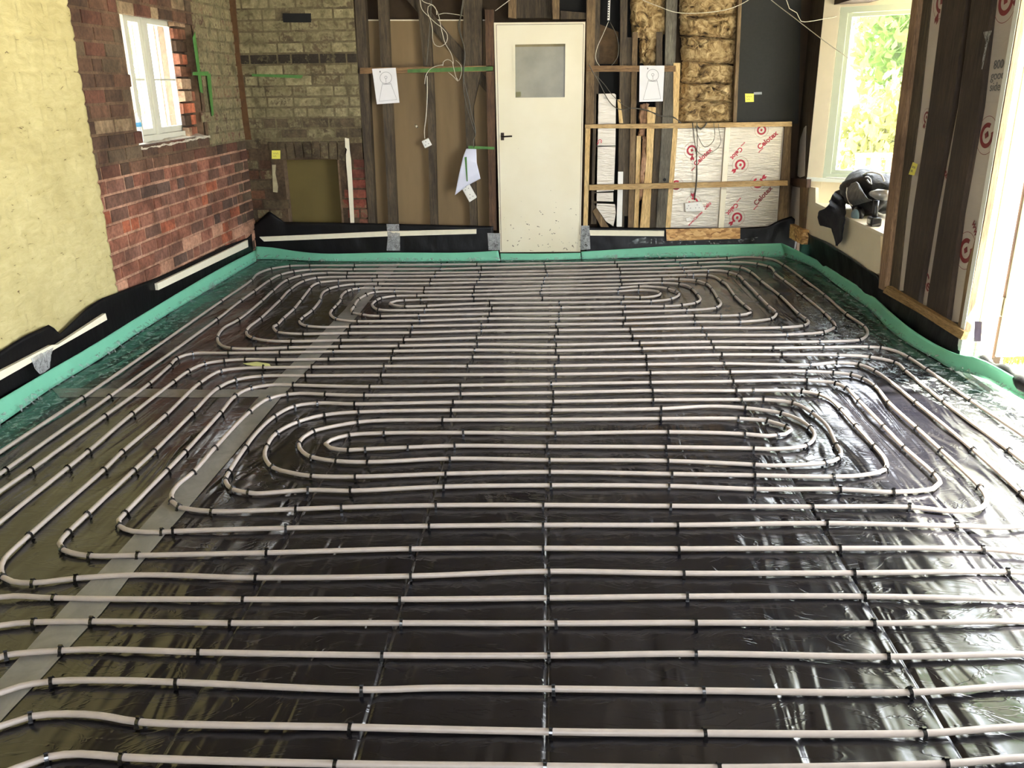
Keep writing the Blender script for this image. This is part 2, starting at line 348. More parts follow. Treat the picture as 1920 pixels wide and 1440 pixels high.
def colL(y, z, rng):
    if y > 6.78 and z > 1.02: c = pick(rng, BRN); w = .62+.1*rng.random()
    elif z > 1.06:
        if rng.random() < .12: c = (150, 128, 98); w = .44
        else: c = pick(rng, BRN); w = .22+.08*rng.random()
    else:
        c = pick(rng, RED); w = .0
        if z > .98: c = pick(rng, BRN); w = .2
        if y > 7.25: c = pick(rng, BRN); w = .25
        if z < .42 and rng.random() < .22: c = (186, 140, 112)
    return srgb(*c)[:3]+(w,)
def mcolL(y, z, rng):
    if y > 6.78 and z > 1.02: return srgb(104, 92, 64)[:3]+(.56,)
    return (srgb(104, 82, 60) if z > 1.04 else srgb(178, 138, 112))[:3]+(0,)
PLw = lambda a, b, d: (XL+d, a, b)
inW = lambda y, z, x0=0, x1=0: WLY0-.02 < y < WLY1+.0 and WLZ0 < z < WLZ1
o = bricks('wall_left', PLw, YSEAM, YB+.02, .0, ZC, colL, lambda cx, cz, x0, x1: inW(cx, cz) or (x1 > WLY0+.03 and x0 < WLY1-.03 and WLZ0 < cz < WLZ1),
           M['brick'], mortar=lambda y, z: inW(y, z), mcol=mcolL, seed=3); struct(o)
# pieces of broken brick in the far reveal of the left window
def colRev(y, z, rng): return srgb(*pick(rng, [(206, 120, 84), (150, 96, 70), (224, 208, 184), (120, 80, 56), (170, 140, 110), (88, 66, 46)]))[:3]+(.2,)
o = bricks('wall_left', PLw, WLY1-.20, WLY1+.0, WLZ0, WLZ1, colRev, None, M['brick'], mortar=None, mcol=lambda y, z, r: srgb(70, 54, 38)[:3]+(0,), seed=9, d0=-.085, proud=.03); struct(o)
struct(box('wall_left', (XL-.3, WLY0-.0, WLZ1), (XL-.012, WLY1, WLZ1+.16), M['stud']))
# yellow painted, older and slightly prouder brickwork nearer the camera: relief follows the courses
def yellow_wall():
    ys = np.arange(YF, YSEAM+.0001, .0155); zs = np.arange(0, ZC+.001, .0155); yy, zz = np.meshgrid(ys, zs)
    row = np.floor(zz/.086); fz = zz/.086-row; off = ((row*37) % 11)/11*.23; a = (yy+off)/.232; fa = a-np.floor(a)
    jz = np.minimum(fz, 1-fz)*.086; ja = np.minimum(fa, 1-fa)*.232; j = np.clip(np.minimum(jz, ja*1.0)/.012, 0, 1)
    d = .012+j*.011*np.clip((fbm(yy*3, zz*3, 2)-.3)*5, 0, 1)+ (fbm(yy*14, zz*20, 1)-.47)*.012
    edge = YSEAM+(fbm(zz*9, zz*0, 3)-.5)*.05
    Y = np.where(yy > YSEAM-.05, np.minimum(yy, edge), yy); nz, ny = yy.shape
    V = np.stack([XL+d, Y, zz], -1).reshape(-1, 3).tolist(); F = [(r*ny+c, r*ny+c+1, (r+1)*ny+c+1, (r+1)*ny+c) for r in range(nz-1) for c in range(ny-1)]
    n = len(V)
    for r in range(nz): V.append((XL-.01, Y[r, -1], zs[r]))
    F += [(r*ny+ny-1, n+r, n+r+1, (r+1)*ny+ny-1) for r in range(nz-1)]
    return mesh('wall_left', V, F, M['yellow'], smooth=True)
struct(yellow_wall())

# back wall: brick chimney breast with an arched opening, then a timber framed part
BX1 = PB(676, 200)[0]
FX0, FX1 = PB(532, 350)[0], PB(636, 350)[0]; FZT = PB(580, 300)[2]
def colB(x, z, rng):
    if abs(z-1.66) < .045: return srgb(50, 42, 32)[:3]+(.46,)
    if z < .98 and x > FX1-.02: return srgb(*pick(rng, [(122, 62, 46), (104, 56, 42), (136, 76, 58), (112, 70, 54)]))[:3]+(.12 if rng.random() < .6 else .5,)
    if z < .98: return srgb(*pick(rng, [(96, 66, 44), (84, 58, 40), (108, 74, 50), (90, 78, 56)]))[:3]+(.34 if rng.random() < .6 else .55,)
    if z < 1.2: return srgb(88, 76, 56)[:3]+(.45+.2*rng.random(),)
    return srgb(*pick(rng, [(104, 92, 66), (92, 80, 58)]))[:3]+(.6+.16*rng.random(),)
PBw = lambda a, b, d: (a, YB-d, b)
hole = (PB(530, 24)[0], PB(583, 24)[0])
def skB(cx, cz, x0, x1):
    if x1 > FX0-.0 and x0 < FX1 and cz < FZT+.02: return x1 > FX0+.04 and x0 < FX1-.04
    if x1 > FX0-.1 and x0 < FX1+.08 and FZT+.02 <= cz < FZT+.16: return True
    return hole[0] < cx < hole[1] and 2.0 < cz < 2.07
o = bricks('wall_back', PBw, XL, BX1, 0, ZC, colB, skB, M['brick'], mortar=lambda x, z: FX0 < x < FX1 and z < FZT-.01, cells=.045,
           mcol=lambda x, z, r: srgb(*((84, 68, 48) if z < 1 else (104, 94, 68)))[:3]+((.3 if z < 1 else .52),), seed=5, edge=0, proud=.007); struct(o)
# soldier course arch over the opening
V = []; F = []; C = []; rng = random.Random(4); nA = 9
for k in range(nA):
    t0, t1 = k/nA, (k+1)/nA; xa = FX0-.09+(FX1-FX0+.17)*t0+.004; xb = FX0-.09+(FX1-FX0+.17)*t1-.004
    arch = lambda t: FZT+.035*math.sin(math.pi*t)-.012
    n = len(V); sp = .02*(t0-.5)
    V += [(xa, YB, arch(t0)), (xb, YB, arch(t1)), (xb+sp, YB, FZT+.155), (xa+sp, YB, FZT+.155)]
    V += [(xa+.003, YB-.012, arch(t0)), (xb-.003, YB-.012, arch(t1)), (xb+sp-.003, YB-.012, FZT+.152), (xa+sp+.003, YB-.012, FZT+.152)]
    V += [(xa, YB+.12, arch(t0)), (xb, YB+.12, arch(t1))]
    F += [(n+4, n+5, n+6, n+7), (n, n+1, n+5, n+4), (n+1, n+2, n+6, n+5), (n+2, n+3, n+7, n+6), (n+3, n, n+4, n+7), (n, n+1, n+9, n+8)]
    C += [srgb(84, 72, 52)[:3]+(.42+.1*rng.random(),)]*10
struct(mesh('wall_back', V, F, M['brick'], cols=C))
m = MB()
for a, b in (((XL, YB+.002, -.1), (FX0, YB+.3, ZC)), ((FX1, YB+.002, -.1), (BX1, YB+.3, ZC)), ((FX0, YB+.002, FZT+.03), (FX1, YB+.3, ZC)),
             ((XL-.3, YB+.3, -.1), (XR+.3, YB+.45, ZC))): m.add(*box_vf(a, b))
struct(m.build('wall_back', M['mortar']))
struct(prism('wall_back', [PB(u, v, .018) for u, v in ((424, -10), (440, -10), (449, 100), (471, 262), (460, 262), (436, 100))], (0, .03, 0), plain('brown mortar groove', srgb(92, 64, 36), .9, .25, 14, .4)))
tag(box('hearth_board', (FX0, YB+.16, 0), (FX1, YB+.18, FZT+.03), plain('dull yellow board', srgb(104, 90, 44), .7, .1, 3, .05)),
    'dull olive yellow board closing the back of the arched fireplace opening', 'board')
tag(prism('missing_brick_hole', [PB(u, v, .012) for u, v in ((530, 25), (583, 25), (583, 42), (531, 42))], (0, .01, 0), M['black']),  # black slab stands in for the shade inside the empty brick hole
    'black oblong patch where a brick is missing high in the whitewashed wall', 'wall patch')
# dark sheathing behind the studs and the front wall, right wall and ceiling of the room
struct(box('wall_back', (BX1, YB+.155, -.1), (XR+.1, YB+.17, ZC), plain('dark boards behind studs', srgb(58, 44, 28), .9, .3, 6, .3)))
struct(box('ceiling', (XL-.3, YF-.2, ZC), (XR+.3, YB+.45, ZC+.15), M['ceiling']))
# front wall (behind the camera)
m = MB()
for a, b in (((XL-.3, YF-.2, -.1), (-1.1, YF, ZC)), ((1.3, YF-.2, -.1), (XR+.3, YF, ZC)), ((-1.1, YF-.2, -.1), (1.3, YF, .8)), ((-1.1, YF-.2, 2.15), (1.3, YF, ZC))): m.add(*box_vf(a, b))
struct(m.build('wall_front', M['plaster']))
DY0, DY1, DZ = 1.3, PR2(1848, 400)[1], 2.08; XD = XR+.056             # garden door opening in the right wall
BAYY0, BAYY1 = PR(1647, 500)[1], PR(1516, 333)[1]       # bay recess
print('openings', WLY0, WLY1, DY1, BAYY0, BAYY1, FX0, FX1, FZT, BX1)
m = MB()
for a, b in (((XR+.06, YF-.2, -.1), (XR+.28, DY0, ZC)), ((XR+.06, DY0, DZ), (XR+.28, DY1, ZC)), ((XR+.16, DY1+.03, -.1), (XR+.28, BAYY0, ZC)),
             ((XR+.06, BAYY0, 2.0), (XR+.28, BAYY1, ZC)), ((XR+.06, YB+.1, -.1), (XR+.28, YB+.45, ZC)), ((XR+.08, BAYY0, -.1), (XR+.28, BAYY1, .2))): m.add(*box_vf(a, b))
struct(m.build('wall_right', plain('dark right wall boards', srgb(66, 52, 38), .9, .25, 8, .3)))
m = MB(); m.add(*box_vf((XR, YF, 0), (XR+.06, DY0, ZC))); m.add(*box_vf((XR, DY0, DZ), (XR+.06, DY1, ZC)))
struct(m.build('wall_right', M['plaster']))
struct(box('floor', (XL-.3, YF-.2, -.3), (XR+.1, YB+.45, -.05), plain('insulation boards', srgb(170, 170, 160), .8, .05, 4, 0)))

# ================================================================== FLOOR MEMBRANE
JX = [-2.27, -1.815, -1.36, -.908, -.45, -.012, .46, .94, 1.42, 1.9]
xs = set(np.round(np.arange(-2.62, 2.16, .024), 4).tolist())
for j in JX:
    for d in (-.012, -.006, -.002, .002, .006, .012): xs.add(round(j+d, 4))
xs = np.array(sorted(xs)); ys = np.arange(YF, 7.53, .024); xx, yy = np.meshgrid(xs, ys)
z = (fbm(xx*2.2+4, yy*2.2, 1)-.47)*.008+(fbm((xx*.8+yy*.6)*9, (yy*.8-xx*.6)*2.4, 2, 3)-.47)*.006
amp = np.clip((xx-.6)/.8, 0, 1)*np.exp(-((yy-4.1)/1.2)**2)            # loose puckered film near the doorway
z = z+amp*(fbm(xx*8, yy*5, 5, 2)-.45)*.018
jw = .0
for k, j in enumerate(JX):
    w = j+(fbm(yy*1.2+k*9, yy*0, 4, 2)-.4)*.012
    if k in (3, 4, 5, 7, 8): z = z-.006*np.exp(-((xx-w)/.006)**2)
tilt = [0, .0, .001, -.001, .001, 0, .0015, -.001, .002, .006, 0]
idx = np.searchsorted(JX, xx); cen = np.array([-2.5]+[(a+b)/2 for a, b in zip(JX, JX[1:])]+[2.05])
z = z+np.array(tilt)[idx]*(xx-cen[idx])/.24
z = np.where((xx > 1.85) | (xx < -2.45) | (yy > 7.3), z*1.0, z)-.003
V = np.stack([xx, yy, z], -1).reshape(-1, 3); nx = len(xs); ny = len(ys)
F = [(r*nx+c, r*nx+c+1, (r+1)*nx+c+1, (r+1)*nx+c) for r in range(ny-1) for c in range(nx-1)]
tag(mesh('plastic_membrane', V, F, M['membrane'], smooth=True), 'glossy black plastic membrane covering the whole floor under the white pipes', 'plastic sheet')

# grey tape run diagonally over the membrane, and a fainter piece across at the left
def memz(x, y): i = min(np.searchsorted(xs, x), len(xs)-1); k = min(max(int(round((y-YF)/.024)), 0), len(ys)-1); return float(max(z[k, max(i-1, 0)], z[k, i]))
def floorstrip(name, lft, rgt, mat, zo, label, cat, parent=None):
    a = resample([FL(u, v) for u, v in lft], 240); b = resample([FL(u, v) for u, v in rgt], 240); V = []; F = []
    for i in range(240):
        for q in (a[i], a[i]*.8+b[i]*.2, a[i]*.6+b[i]*.4, a[i]*.4+b[i]*.6, a[i]*.2+b[i]*.8, b[i]): V.append((q[0], q[1], memz(q[0], q[1])+zo-.0022))
        if i: n = 6*i; F += [(n-6+c, n-5+c, n+1+c, n+c) for c in range(5)]
    return tag(mesh(name, V, F, mat, parent), label, cat)
tp = floorstrip('floor_tape', [(714, 497), (648, 578), (517, 713), (484, 745), (390, 850), (219, 1039), (130, 1130), (0, 1271), (-90, 1372)],
           [(750, 493), (668, 595), (558, 713), (527, 745), (440, 850), (279, 1039), (190, 1150), (0, 1352), (-60, 1425)], M['floortape'], .0042,
           'wide translucent grey tape running diagonally across the black membrane', 'tape')
floorstrip('tape_overlap', [(744, 497), (660, 590), (546, 713), (513, 745), (424, 850), (255, 1039), (170, 1145), (0, 1325), (-70, 1400)],
           [(750, 493), (668, 595), (558, 713), (527, 745), (440, 850), (279, 1039), (190, 1150), (0, 1352), (-60, 1425)], M['floortape'], .0052, None, None, tp)
floorstrip('floor_tape', [(96, 727), (200, 728), (350, 729), (500, 730)], [(112, 744), (210, 744), (350, 744), (490, 744)], M['floortape'], .0042,
           'faint strip of tape across the membrane at the left, meeting the diagonal tape', 'tape')
tag(sheet('yellow_fleck', [[FL(*p, z=.016) for p in ((455, 681), (480, 678), (505, 682))], [FL(*p, z=.012) for p in ((462, 684), (490, 688), (508, 686))]],
    plain('yellow green fleck', srgb(196, 200, 130), .4, .1, 20, .3), amp=.004, freq=20, nu=10, nv=4, seed=2), 'small yellowish leaf shaped patch between two pipe runs at the left', 'scrap')  # thin yellow green sheet just above the membrane

# ================================================================== HEATING PIPES
CR = dict(A1=(400,480,6), A2=(720,480,6), A3=(1040,480,6), A4=(1360,480,6), B1=(0,640,4), B2=(480,640,4), B3=(960,640,4), B4=(1440,640,4),
          L3=(0,700,2.667), R4=(1220,700,2.667), P5=(0,1040,3.2), P6=(600,1040,3.2), P7=(1200,1040,2.6667), O=(0,0,1))
ROWS = {
1:'B1 0,830 615,425* A1 85,510* 425,275* 500,200 645,145* 860,113* 1085,108* 1590,105* A2 645,97* 1045,93* 1800,83* A3 675,70* 1355,48* A4 15,27* 215,12 430,22* 540,40 665,105* 885,265* 1125,445* 1370,660* 1570,800* 1600,870 1570,915',
18:'A1 480,1043* 845,1030* 1420,1020* A2 170,1010* 1050,993* A3 15,998* 955,980* 1760,965* A4 1060,965* 1500,945*',
2:'B1 40,965* 820,415* 1400,0 A1 35,715* 305,505* 455,400* 630,275* 750,212* 900,175* 1095,155* 1575,150* A2 635,147* 1095,135* 1810,117* A3 703,103* 1408,88* 1605,78* A4 55,70* 210,72 365,88* 490,118* 540,155 560,195* 670,280* 880,445* 1130,655* 1200,730* 1230,765 1225,805*',
17:'A1 880,960* 1435,948* A2 225,942* 1040,920* A3 0,910* 875,903* 1705,888* A4 690,885* 1095,858*',
3:'A1 215,1040* 100,1010 55,970 45,925* 70,860 130,800 275,720* 540,510* 665,395* 830,270* 985,220* 1110,200 1280,190* 1510,192* A2 580,188* 1065,183* 1820,170* A3 730,148* 1440,132* 1645,125* A4 0,115 175,130* 235,150 295,185* 410,283* 620,450* 835,660* 920,720* 935,755',
16:'A1 1015,877* 1520,868* A2 300,862* 1095,840* A3 35,835* 850,825* 1657,810* A4 625,805* 870,785*',
4:'A1 640,955 450,925* 385,890 370,855* 400,800 525,705* 745,500* 860,380* 1015,283* 1160,247* 1500,233* 1845,230* A2 570,222* 1085,213* 1835,203* A3 740,187* 1455,172* 1725,162* 1860,165 A4 45,182* 145,218* 215,285* 380,455* 490,565* 560,625 575,650* 545,690 500,710*',
15:'A1 1540,797* A2 317,790* 1095,775* A3 15,768* 770,762* 1575,742* A4 165,740*',
5:'A1 860,873 735,860* 685,825 680,790 715,775* 780,708* 900,600* 980,505* 1085,370* 1115,335 1190,300* 1405,278* 1790,270* A2 525,268* 1075,262* 1805,250* A3 733,232* 1485,213* 1558,212* 1725,215* 1800,235 1885,290* A4 0,310 110,455* 225,560* 275,600 285,635* 240,655',
14:'A1 1620,735* A2 400,728* 1170,705* A3 50,705* 795,697* 1570,672* 1868,672* A4 155,665*',
6:'A1 1230,800 1065,790* 990,765 970,735* 1000,695* 1105,615* 1200,500* 1215,440 1250,395 1290,375* 1400,342* 1590,318* 1855,315* A2 515,310* 1045,297* 1795,292* A3 742,275* 1205,262* 1400,262* 1600,278* 1710,315* 1770,375* 1840,485* 1870,530 1855,560 1810,585*',
13:'A1 1880,675* A2 390,667* 1185,652* A3 50,645* 767,630* 1483,610* 1700,598',
7:'A1 1540,733 1390,710* 1325,670 1315,640 1335,605* 1375,565* 1430,500* 1440,450 1495,398* 1550,378* 1630,365* 1810,362* A2 455,362* 1018,352* 1775,337* A3 753,318* 1208,302* 1405,315* 1490,335 1550,375* 1610,440* 1640,485 1615,515',
12:'A2 0,610 455,607* 1215,590* A3 75,580* 793,570* 1230,565* 1425,553* 1575,530*',
8:'A1 1760,672 1685,660* 1575,640* 1555,605 1580,570* 1630,490* 1715,440* 1810,407* A2 120,398* 450,400* 1015,393* 1772,375* A3 727,358* 945,343* 1150,348 1280,370* 1370,400* 1400,425* 1385,450 1305,485*',
11:'A2 240,567* 482,560* 1185,530* A3 50,525* 748,515* 1082,510* 1200,500',
9:'A1 1860,605* 1800,575 1785,550 1825,505* 1880,475* A2 130,450* 370,445* 995,437* 1755,415* A3 708,397* 943,382* 1060,385 1160,400 1190,420* 1175,440 1120,455',
10:'A2 120,555 65,540 75,525 140,505 228,498* 412,492* 1013,483* 1780,475* A3 775,463* 960,465* 1040,463',
19:'B1 0,1125 230,965* 785,560* 1115,320* 1275,180* 1325,130* 1440,92* 1715,88* A1 750,1085* 1350,1075* A2 105,1070* 1020,1058* A3 10,1065* 980,1045* 1790,1030* A4 535,1035* 1100,1028* 1610,1022* 1750,1030* B4 960,75 1060,125* 1195,215* 1525,445* 1920,710',
20:'B1 0,1355 505,950* 660,825* 990,545* 1300,305* 1410,225* 1535,168* 1680,145* 1840,135* A1 710,1168* 1300,1160* A2 85,1152* 1000,1138* A3 48,1140* 1028,1130* 1880,1110* A4 635,1110* 1265,1115* 1630,1137* B4 955,160* 1035,225* 1320,455* 1810,820* 1920,905',
21:'L3 700,1008 380,1025* 165,1048* 60,1040 15,1020* 5,985 20,930 145,810* B1 775,965* 915,830* 1240,555* 1495,315* 1655,222* 1800,203 A1 565,1255* 1110,1250* A2 0,1240* 940,1240* A3 0,1235* 1035,1220* 1905,1210* A4 950,1225* 1247,1200* 1505,1222* 1690,1300* B4 1110,460* 1540,815* 1900,1140* 1990,1230 2040,1310 1990,1370',
34:'B2 225,1400* 1300,1385* B3 235,1378* 1240,1378* B4 440,1365* 1410,1385* 1800,1395',
22:'L3 690,910* 450,912* 350,895 315,882* 297,850 340,795* 435,705* B1 1000,970* 1155,825* 1440,540* 1635,350* 1765,290* A1 550,1350* 1040,1347* 1890,1340* A3 15,1330* 1075,1315* B3 1635,230* B4 290,225* 490,235* 625,250* 715,280* 805,340* 905,460* 1120,655* 1300,820* 1590,1095* 1640,1180 1600,1250',
33:'B2 300,1258* 640,1245* 1350,1230* B3 235,1228* 1190,1235* B4 330,1240* 1060,1243* 1400,1275',
23:'B1 1300,1425* 1215,1430* 1000,1425 895,1385* 890,1340 935,1290* 1250,970* 1385,830* 1650,540* 1765,410* 1880,352* B2 140,325 280,328* 855,340* 1535,330* B3 295,320* 1037,308* 1658,300* B4 290,293* 510,315* 590,355* 685,450* 870,640* 1025,800* 1250,1000* 1290,1060 1240,1105',
32:'B2 0,1142 390,1115* 710,1120* 1410,1090* B3 290,1080* 1177,1085* 1823,1108* B4 540,1110* 940,1130*',
24:'B1 1590,1275* 1400,1255 1345,1245* 1290,1200* 1285,1150 1330,1080 1445,985* 1610,800* 1870,530* B2 95,430* 235,397* 330,390 520,398* 812,405* 1535,395* B3 308,385* 1053,370* 1680,370* 1808,368* B4 255,375* 390,400* 470,440 550,515* 660,635* 800,790* 880,890 880,960* 700,1005',
31:'B2 420,1010* 745,1015* 1425,993* B3 283,980* 1200,995* 1820,1005* B4 490,1015*',
25:'B1 1865,1135* 1745,1110* 1690,1045* 1715,985* 1840,795* B2 0,690 135,565* 285,487* 460,463* 740,470* 1480,457* B3 308,452* 1058,440* 1720,437* 1885,437* B4 190,463* 335,540* 440,630 515,780* 545,820 530,875*',
30:'B2 420,868* 605,898* 838,905* 1455,880* B3 280,890* 1168,897* 1817,925* B4 0,932 430,910*',
26:'B2 260,985 125,945* 65,860 80,790* 150,690* 310,605* 510,552* 770,530* 1465,517* B3 298,517* 1118,505* 1500,487 1752,500* B4 105,540* 240,590 320,650* 350,700 330,750 290,780*',
29:'B2 695,815* 820,808* 1140,795* 1490,783* B3 262,788* 1153,793* 1812,803* B4 0,808 180,800',
27:'B2 350,830 320,770* 360,715 425,675* 760,607* 1000,592 1400,590* B3 290,587* 1113,580* 1697,580* 1918,597* B4 80,620 140,645* 175,665 130,695 70,703*',
28:'B2 560,800 520,770 560,740 695,703* 960,688* 1555,685* B3 325,690* 1170,680* 1747,695* B4 0,710',
35:'L3 1335,897* O 770,1029* 1018,1028* R4 138,877* 945,875* 1660,878* O 1960,1038',
36:'L3 1280,1022* P6 545,128* 1372,100* R4 165,1000* 1015,998* 1785,992* O 1990,1076',
37:'P5 0,255 325,260* 640,265 1460,268* P6 478,268* 1372,260* R4 183,1115* 1067,1115* O 1920,1124',
38:'P5 0,425 100,412 205,405* 550,400* 1385,410* P6 488,410* 1413,412* R4 223,1247* 1113,1250* 1867,1240',
39:'P5 0,615 35,603* 365,575* 600,568 1195,585* P6 375,603* 1372,605* P7 277,495* 1237,510* 1920,497',
40:'P5 0,830 120,790 310,760* 620,753 1060,765* P6 250,810* 700,800 1400,805* P7 317,680* 1347,688* 1920,655',
41:'P5 0,1030 185,970* 400,955 600,965 835,1003* P6 183,1035* 1385,1062* P7 322,893* 1415,893* 1920,860',
42:'P5 100,1280 280,1215* 480,1195 735,1215* P6 95,1255* O 1022,1437* P7 393,1067* 1530,1045* 1920,1015'}
ZP = .0095; CLIPS = []
def row(n, rev=False):
    cur = None; out = []
    for tk in ROWS[n].split():
        if tk in CR: cur = CR[tk]; continue
        st = tk.endswith('*'); x, y = tk.rstrip('*').split(',')
        out.append((FL(cur[0]+float(x)/cur[2], cur[1]+float(y)/cur[2], ZP), st))
    return out[::-1] if rev else out
W3 = lambda x, y: (np.array((x, y, ZP)), False)
def pipe(name, pts, label, clab, group):
    P = catmull([p for p, s in pts], .035); root = empty(name, (pts[0][0][0], pts[0][0][1], 0))
    V, F = tube_vf(P, .0085, 10)
    COL.objects.unlink(root); bpy.data.objects.remove(root)
    tag(mesh(name, V, F, M['pipe'], smooth=True), label, 'pipe')
    for i, (p, s) in enumerate(pts):
        if s:
            a = pts[max(i-1, 0)][0]; b = pts[min(i+1, len(pts)-1)][0]
            la, lb = np.linalg.norm(p-a)+1e-6, np.linalg.norm(b-p)+1e-6
            t = (p-a)/la*lb+(b-p)/lb*la if la > 1e-5 and lb > 1e-5 else b-a
            CLIPS.append((p, math.atan2(t[1], t[0]), clab, group))
def seq(*spec):
    out = []
    for s in spec:
        if isinstance(s, tuple): out.append(W3(*s))
        elif s < 0: out += row(-s, True)
        else: out += row(s)
    return out
p1, p2, p19, p20 = row(1)[0][0], row(2)[0][0], row(19)[0][0], row(20)[0][0]
pipe('heating_pipe', seq((p1[0]+.02, .2), (p1[0]+.01, 1.6), 1, -18, 3, -16, 5, -14, 7, -12, 9, -10, 11, -8, 13, -6, 15, -4, 17, -2, (p2[0]+.01, 1.6), (p2[0]+.02, .2)),
     'pale floor heating pipe coiled in the far oval, nearest the white door', 'small black staple holding down the far oval coil of pipe', 'staples on the far pipe coil')
e19, e20 = row(19)[-1][0], row(20)[-1][0]
pipe('heating_pipe', seq((p19[0]+.02, .2), (p19[0]+.01, 1.7), 19, (e19[0]+.02, 2.95), (e19[0]+.0, 2.6), (e19[0]-.12, 2.42), -36, 21, -34, 23, -32, 25, -30, 27, -28, 29, -26, 31, -24, 33, -22,
     35, (e20[0]-.13, 2.56), (e20[0]-.03, 2.68), (e20[0]+.0, 2.9), -20, (p20[0]+.01, 1.8), (p20[0]+.02, .2)),
     'pale floor heating pipe coiled in the middle oval, reaching the glare by the doorway', 'small black staple holding down the middle oval coil of pipe', 'staples on the middle pipe coil')
R_ = {k: row(k)[0][0] for k in range(37, 43)}; E_ = {k: row(k)[-1][0] for k in range(37, 43)}
def lend(k, q): x, y = R_[k][:2]; return [(x-.10-q*.0, y-.09), (x-.17, y-.26), (x-.19, .95)]
def rend(k, l): return [(E_[k][0]+.3, E_[k][1]), (2.0-.14*((k-37) % 2)*0, (E_[k][1]+E_[l][1])/2), (E_[l][0]+.3, E_[l][1])]
pipe('heating_pipe', seq(*[(lend(37, 0)[2][0], .2)], *lend(37, 0)[::-1], 37, *rend(37, 38), -38, *lend(38, 0), (lend(38, 0)[2][0]+.08, .86), *lend(39, 0)[::-1], 39, *rend(39, 40), -40,
     *lend(40, 0), (lend(40, 0)[2][0]+.08, .86), *lend(41, 0)[::-1], 41, *rend(41, 42), -42, (R_[42][0]-.1, R_[42][1]-.09), (R_[42][0]-.15, R_[42][1]-.3), (R_[42][0]-.16, .2)),
     'pale floor heating pipe laid in straight runs across the nearest part of the floor', 'small black staple holding down the nearest straight runs of pipe', 'staples on the nearest pipe runs')
# clips: an arch over the pipe with barbed feet and a little tab
cb = MB(); w = .0042; ro, ri = .0132, .0092; N = 8; pr = []
for k in range(N+1):
    a = math.pi*k/N; pr.append((math.cos(a), math.sin(a)))
oo = [(ro, -ZP-.001)]+[(ro*c, ro*s) for c, s in pr]+[(-ro, -ZP-.001)]; ii = [(ri, -ZP-.001)]+[(ri*c, ri*s) for c, s in pr]+[(-ri, -ZP-.001)]
n = len(oo); V = [(-w, a, b) for a, b in oo]+[(w, a, b) for a, b in oo]+[(-w, a, b) for a, b in ii]+[(w, a, b) for a, b in ii]; F = []
for k in range(n-1): F += [(k, k+1, n+k+1, n+k), (2*n+k, 3*n+k, 3*n+k+1, 2*n+k+1), (k, 2*n+k, 2*n+k+1, k+1), (n+k, n+k+1, 3*n+k+1, 3*n+k)]
cb.add(V, F); cb.add(*box_vf((-.0052, -.003, ro-.001), (.0052, .003, ro+.004)))
for s in (-1, 1): cb.add(*box_vf((-.0052, s*ro-.0028, -ZP), (.0052, s*ro+.0028, -ZP+.005)))
clip_me = cb.build('pipe_staple', M['clip']); base = clip_me.data; bpy.data.objects.remove(clip_me)
CLIPS.sort(key=lambda c: np.hypot(c[0][0], c[0][1])); print('clips', len(CLIPS))
rs = random.Random(3); far = MB()
for i, (p, a, lab, g) in enumerate(CLIPS):
    a2 = a+rs.uniform(-.12, .12)
    if i < 300:
        o = bpy.data.objects.new('pipe_staple', base); o.location = tuple(p); o.rotation_euler = (rs.uniform(-.06, .06), rs.uniform(-.05, .05), a2); COL.objects.link(o)
        tag(o, lab, 'staple', g)
    else:
        R = Matrix.Rotation(a2, 3, 'Z'); far.add([tuple(R @ v.co + Vector(p)) for v in base.vertices], [tuple(f.vertices) for f in base.polygons])
if far.V: tag(far.build('pipe_staple', M['clip']), 'the farthest small black staples on the distant pipe runs by the door', 'staple', kind='stuff')

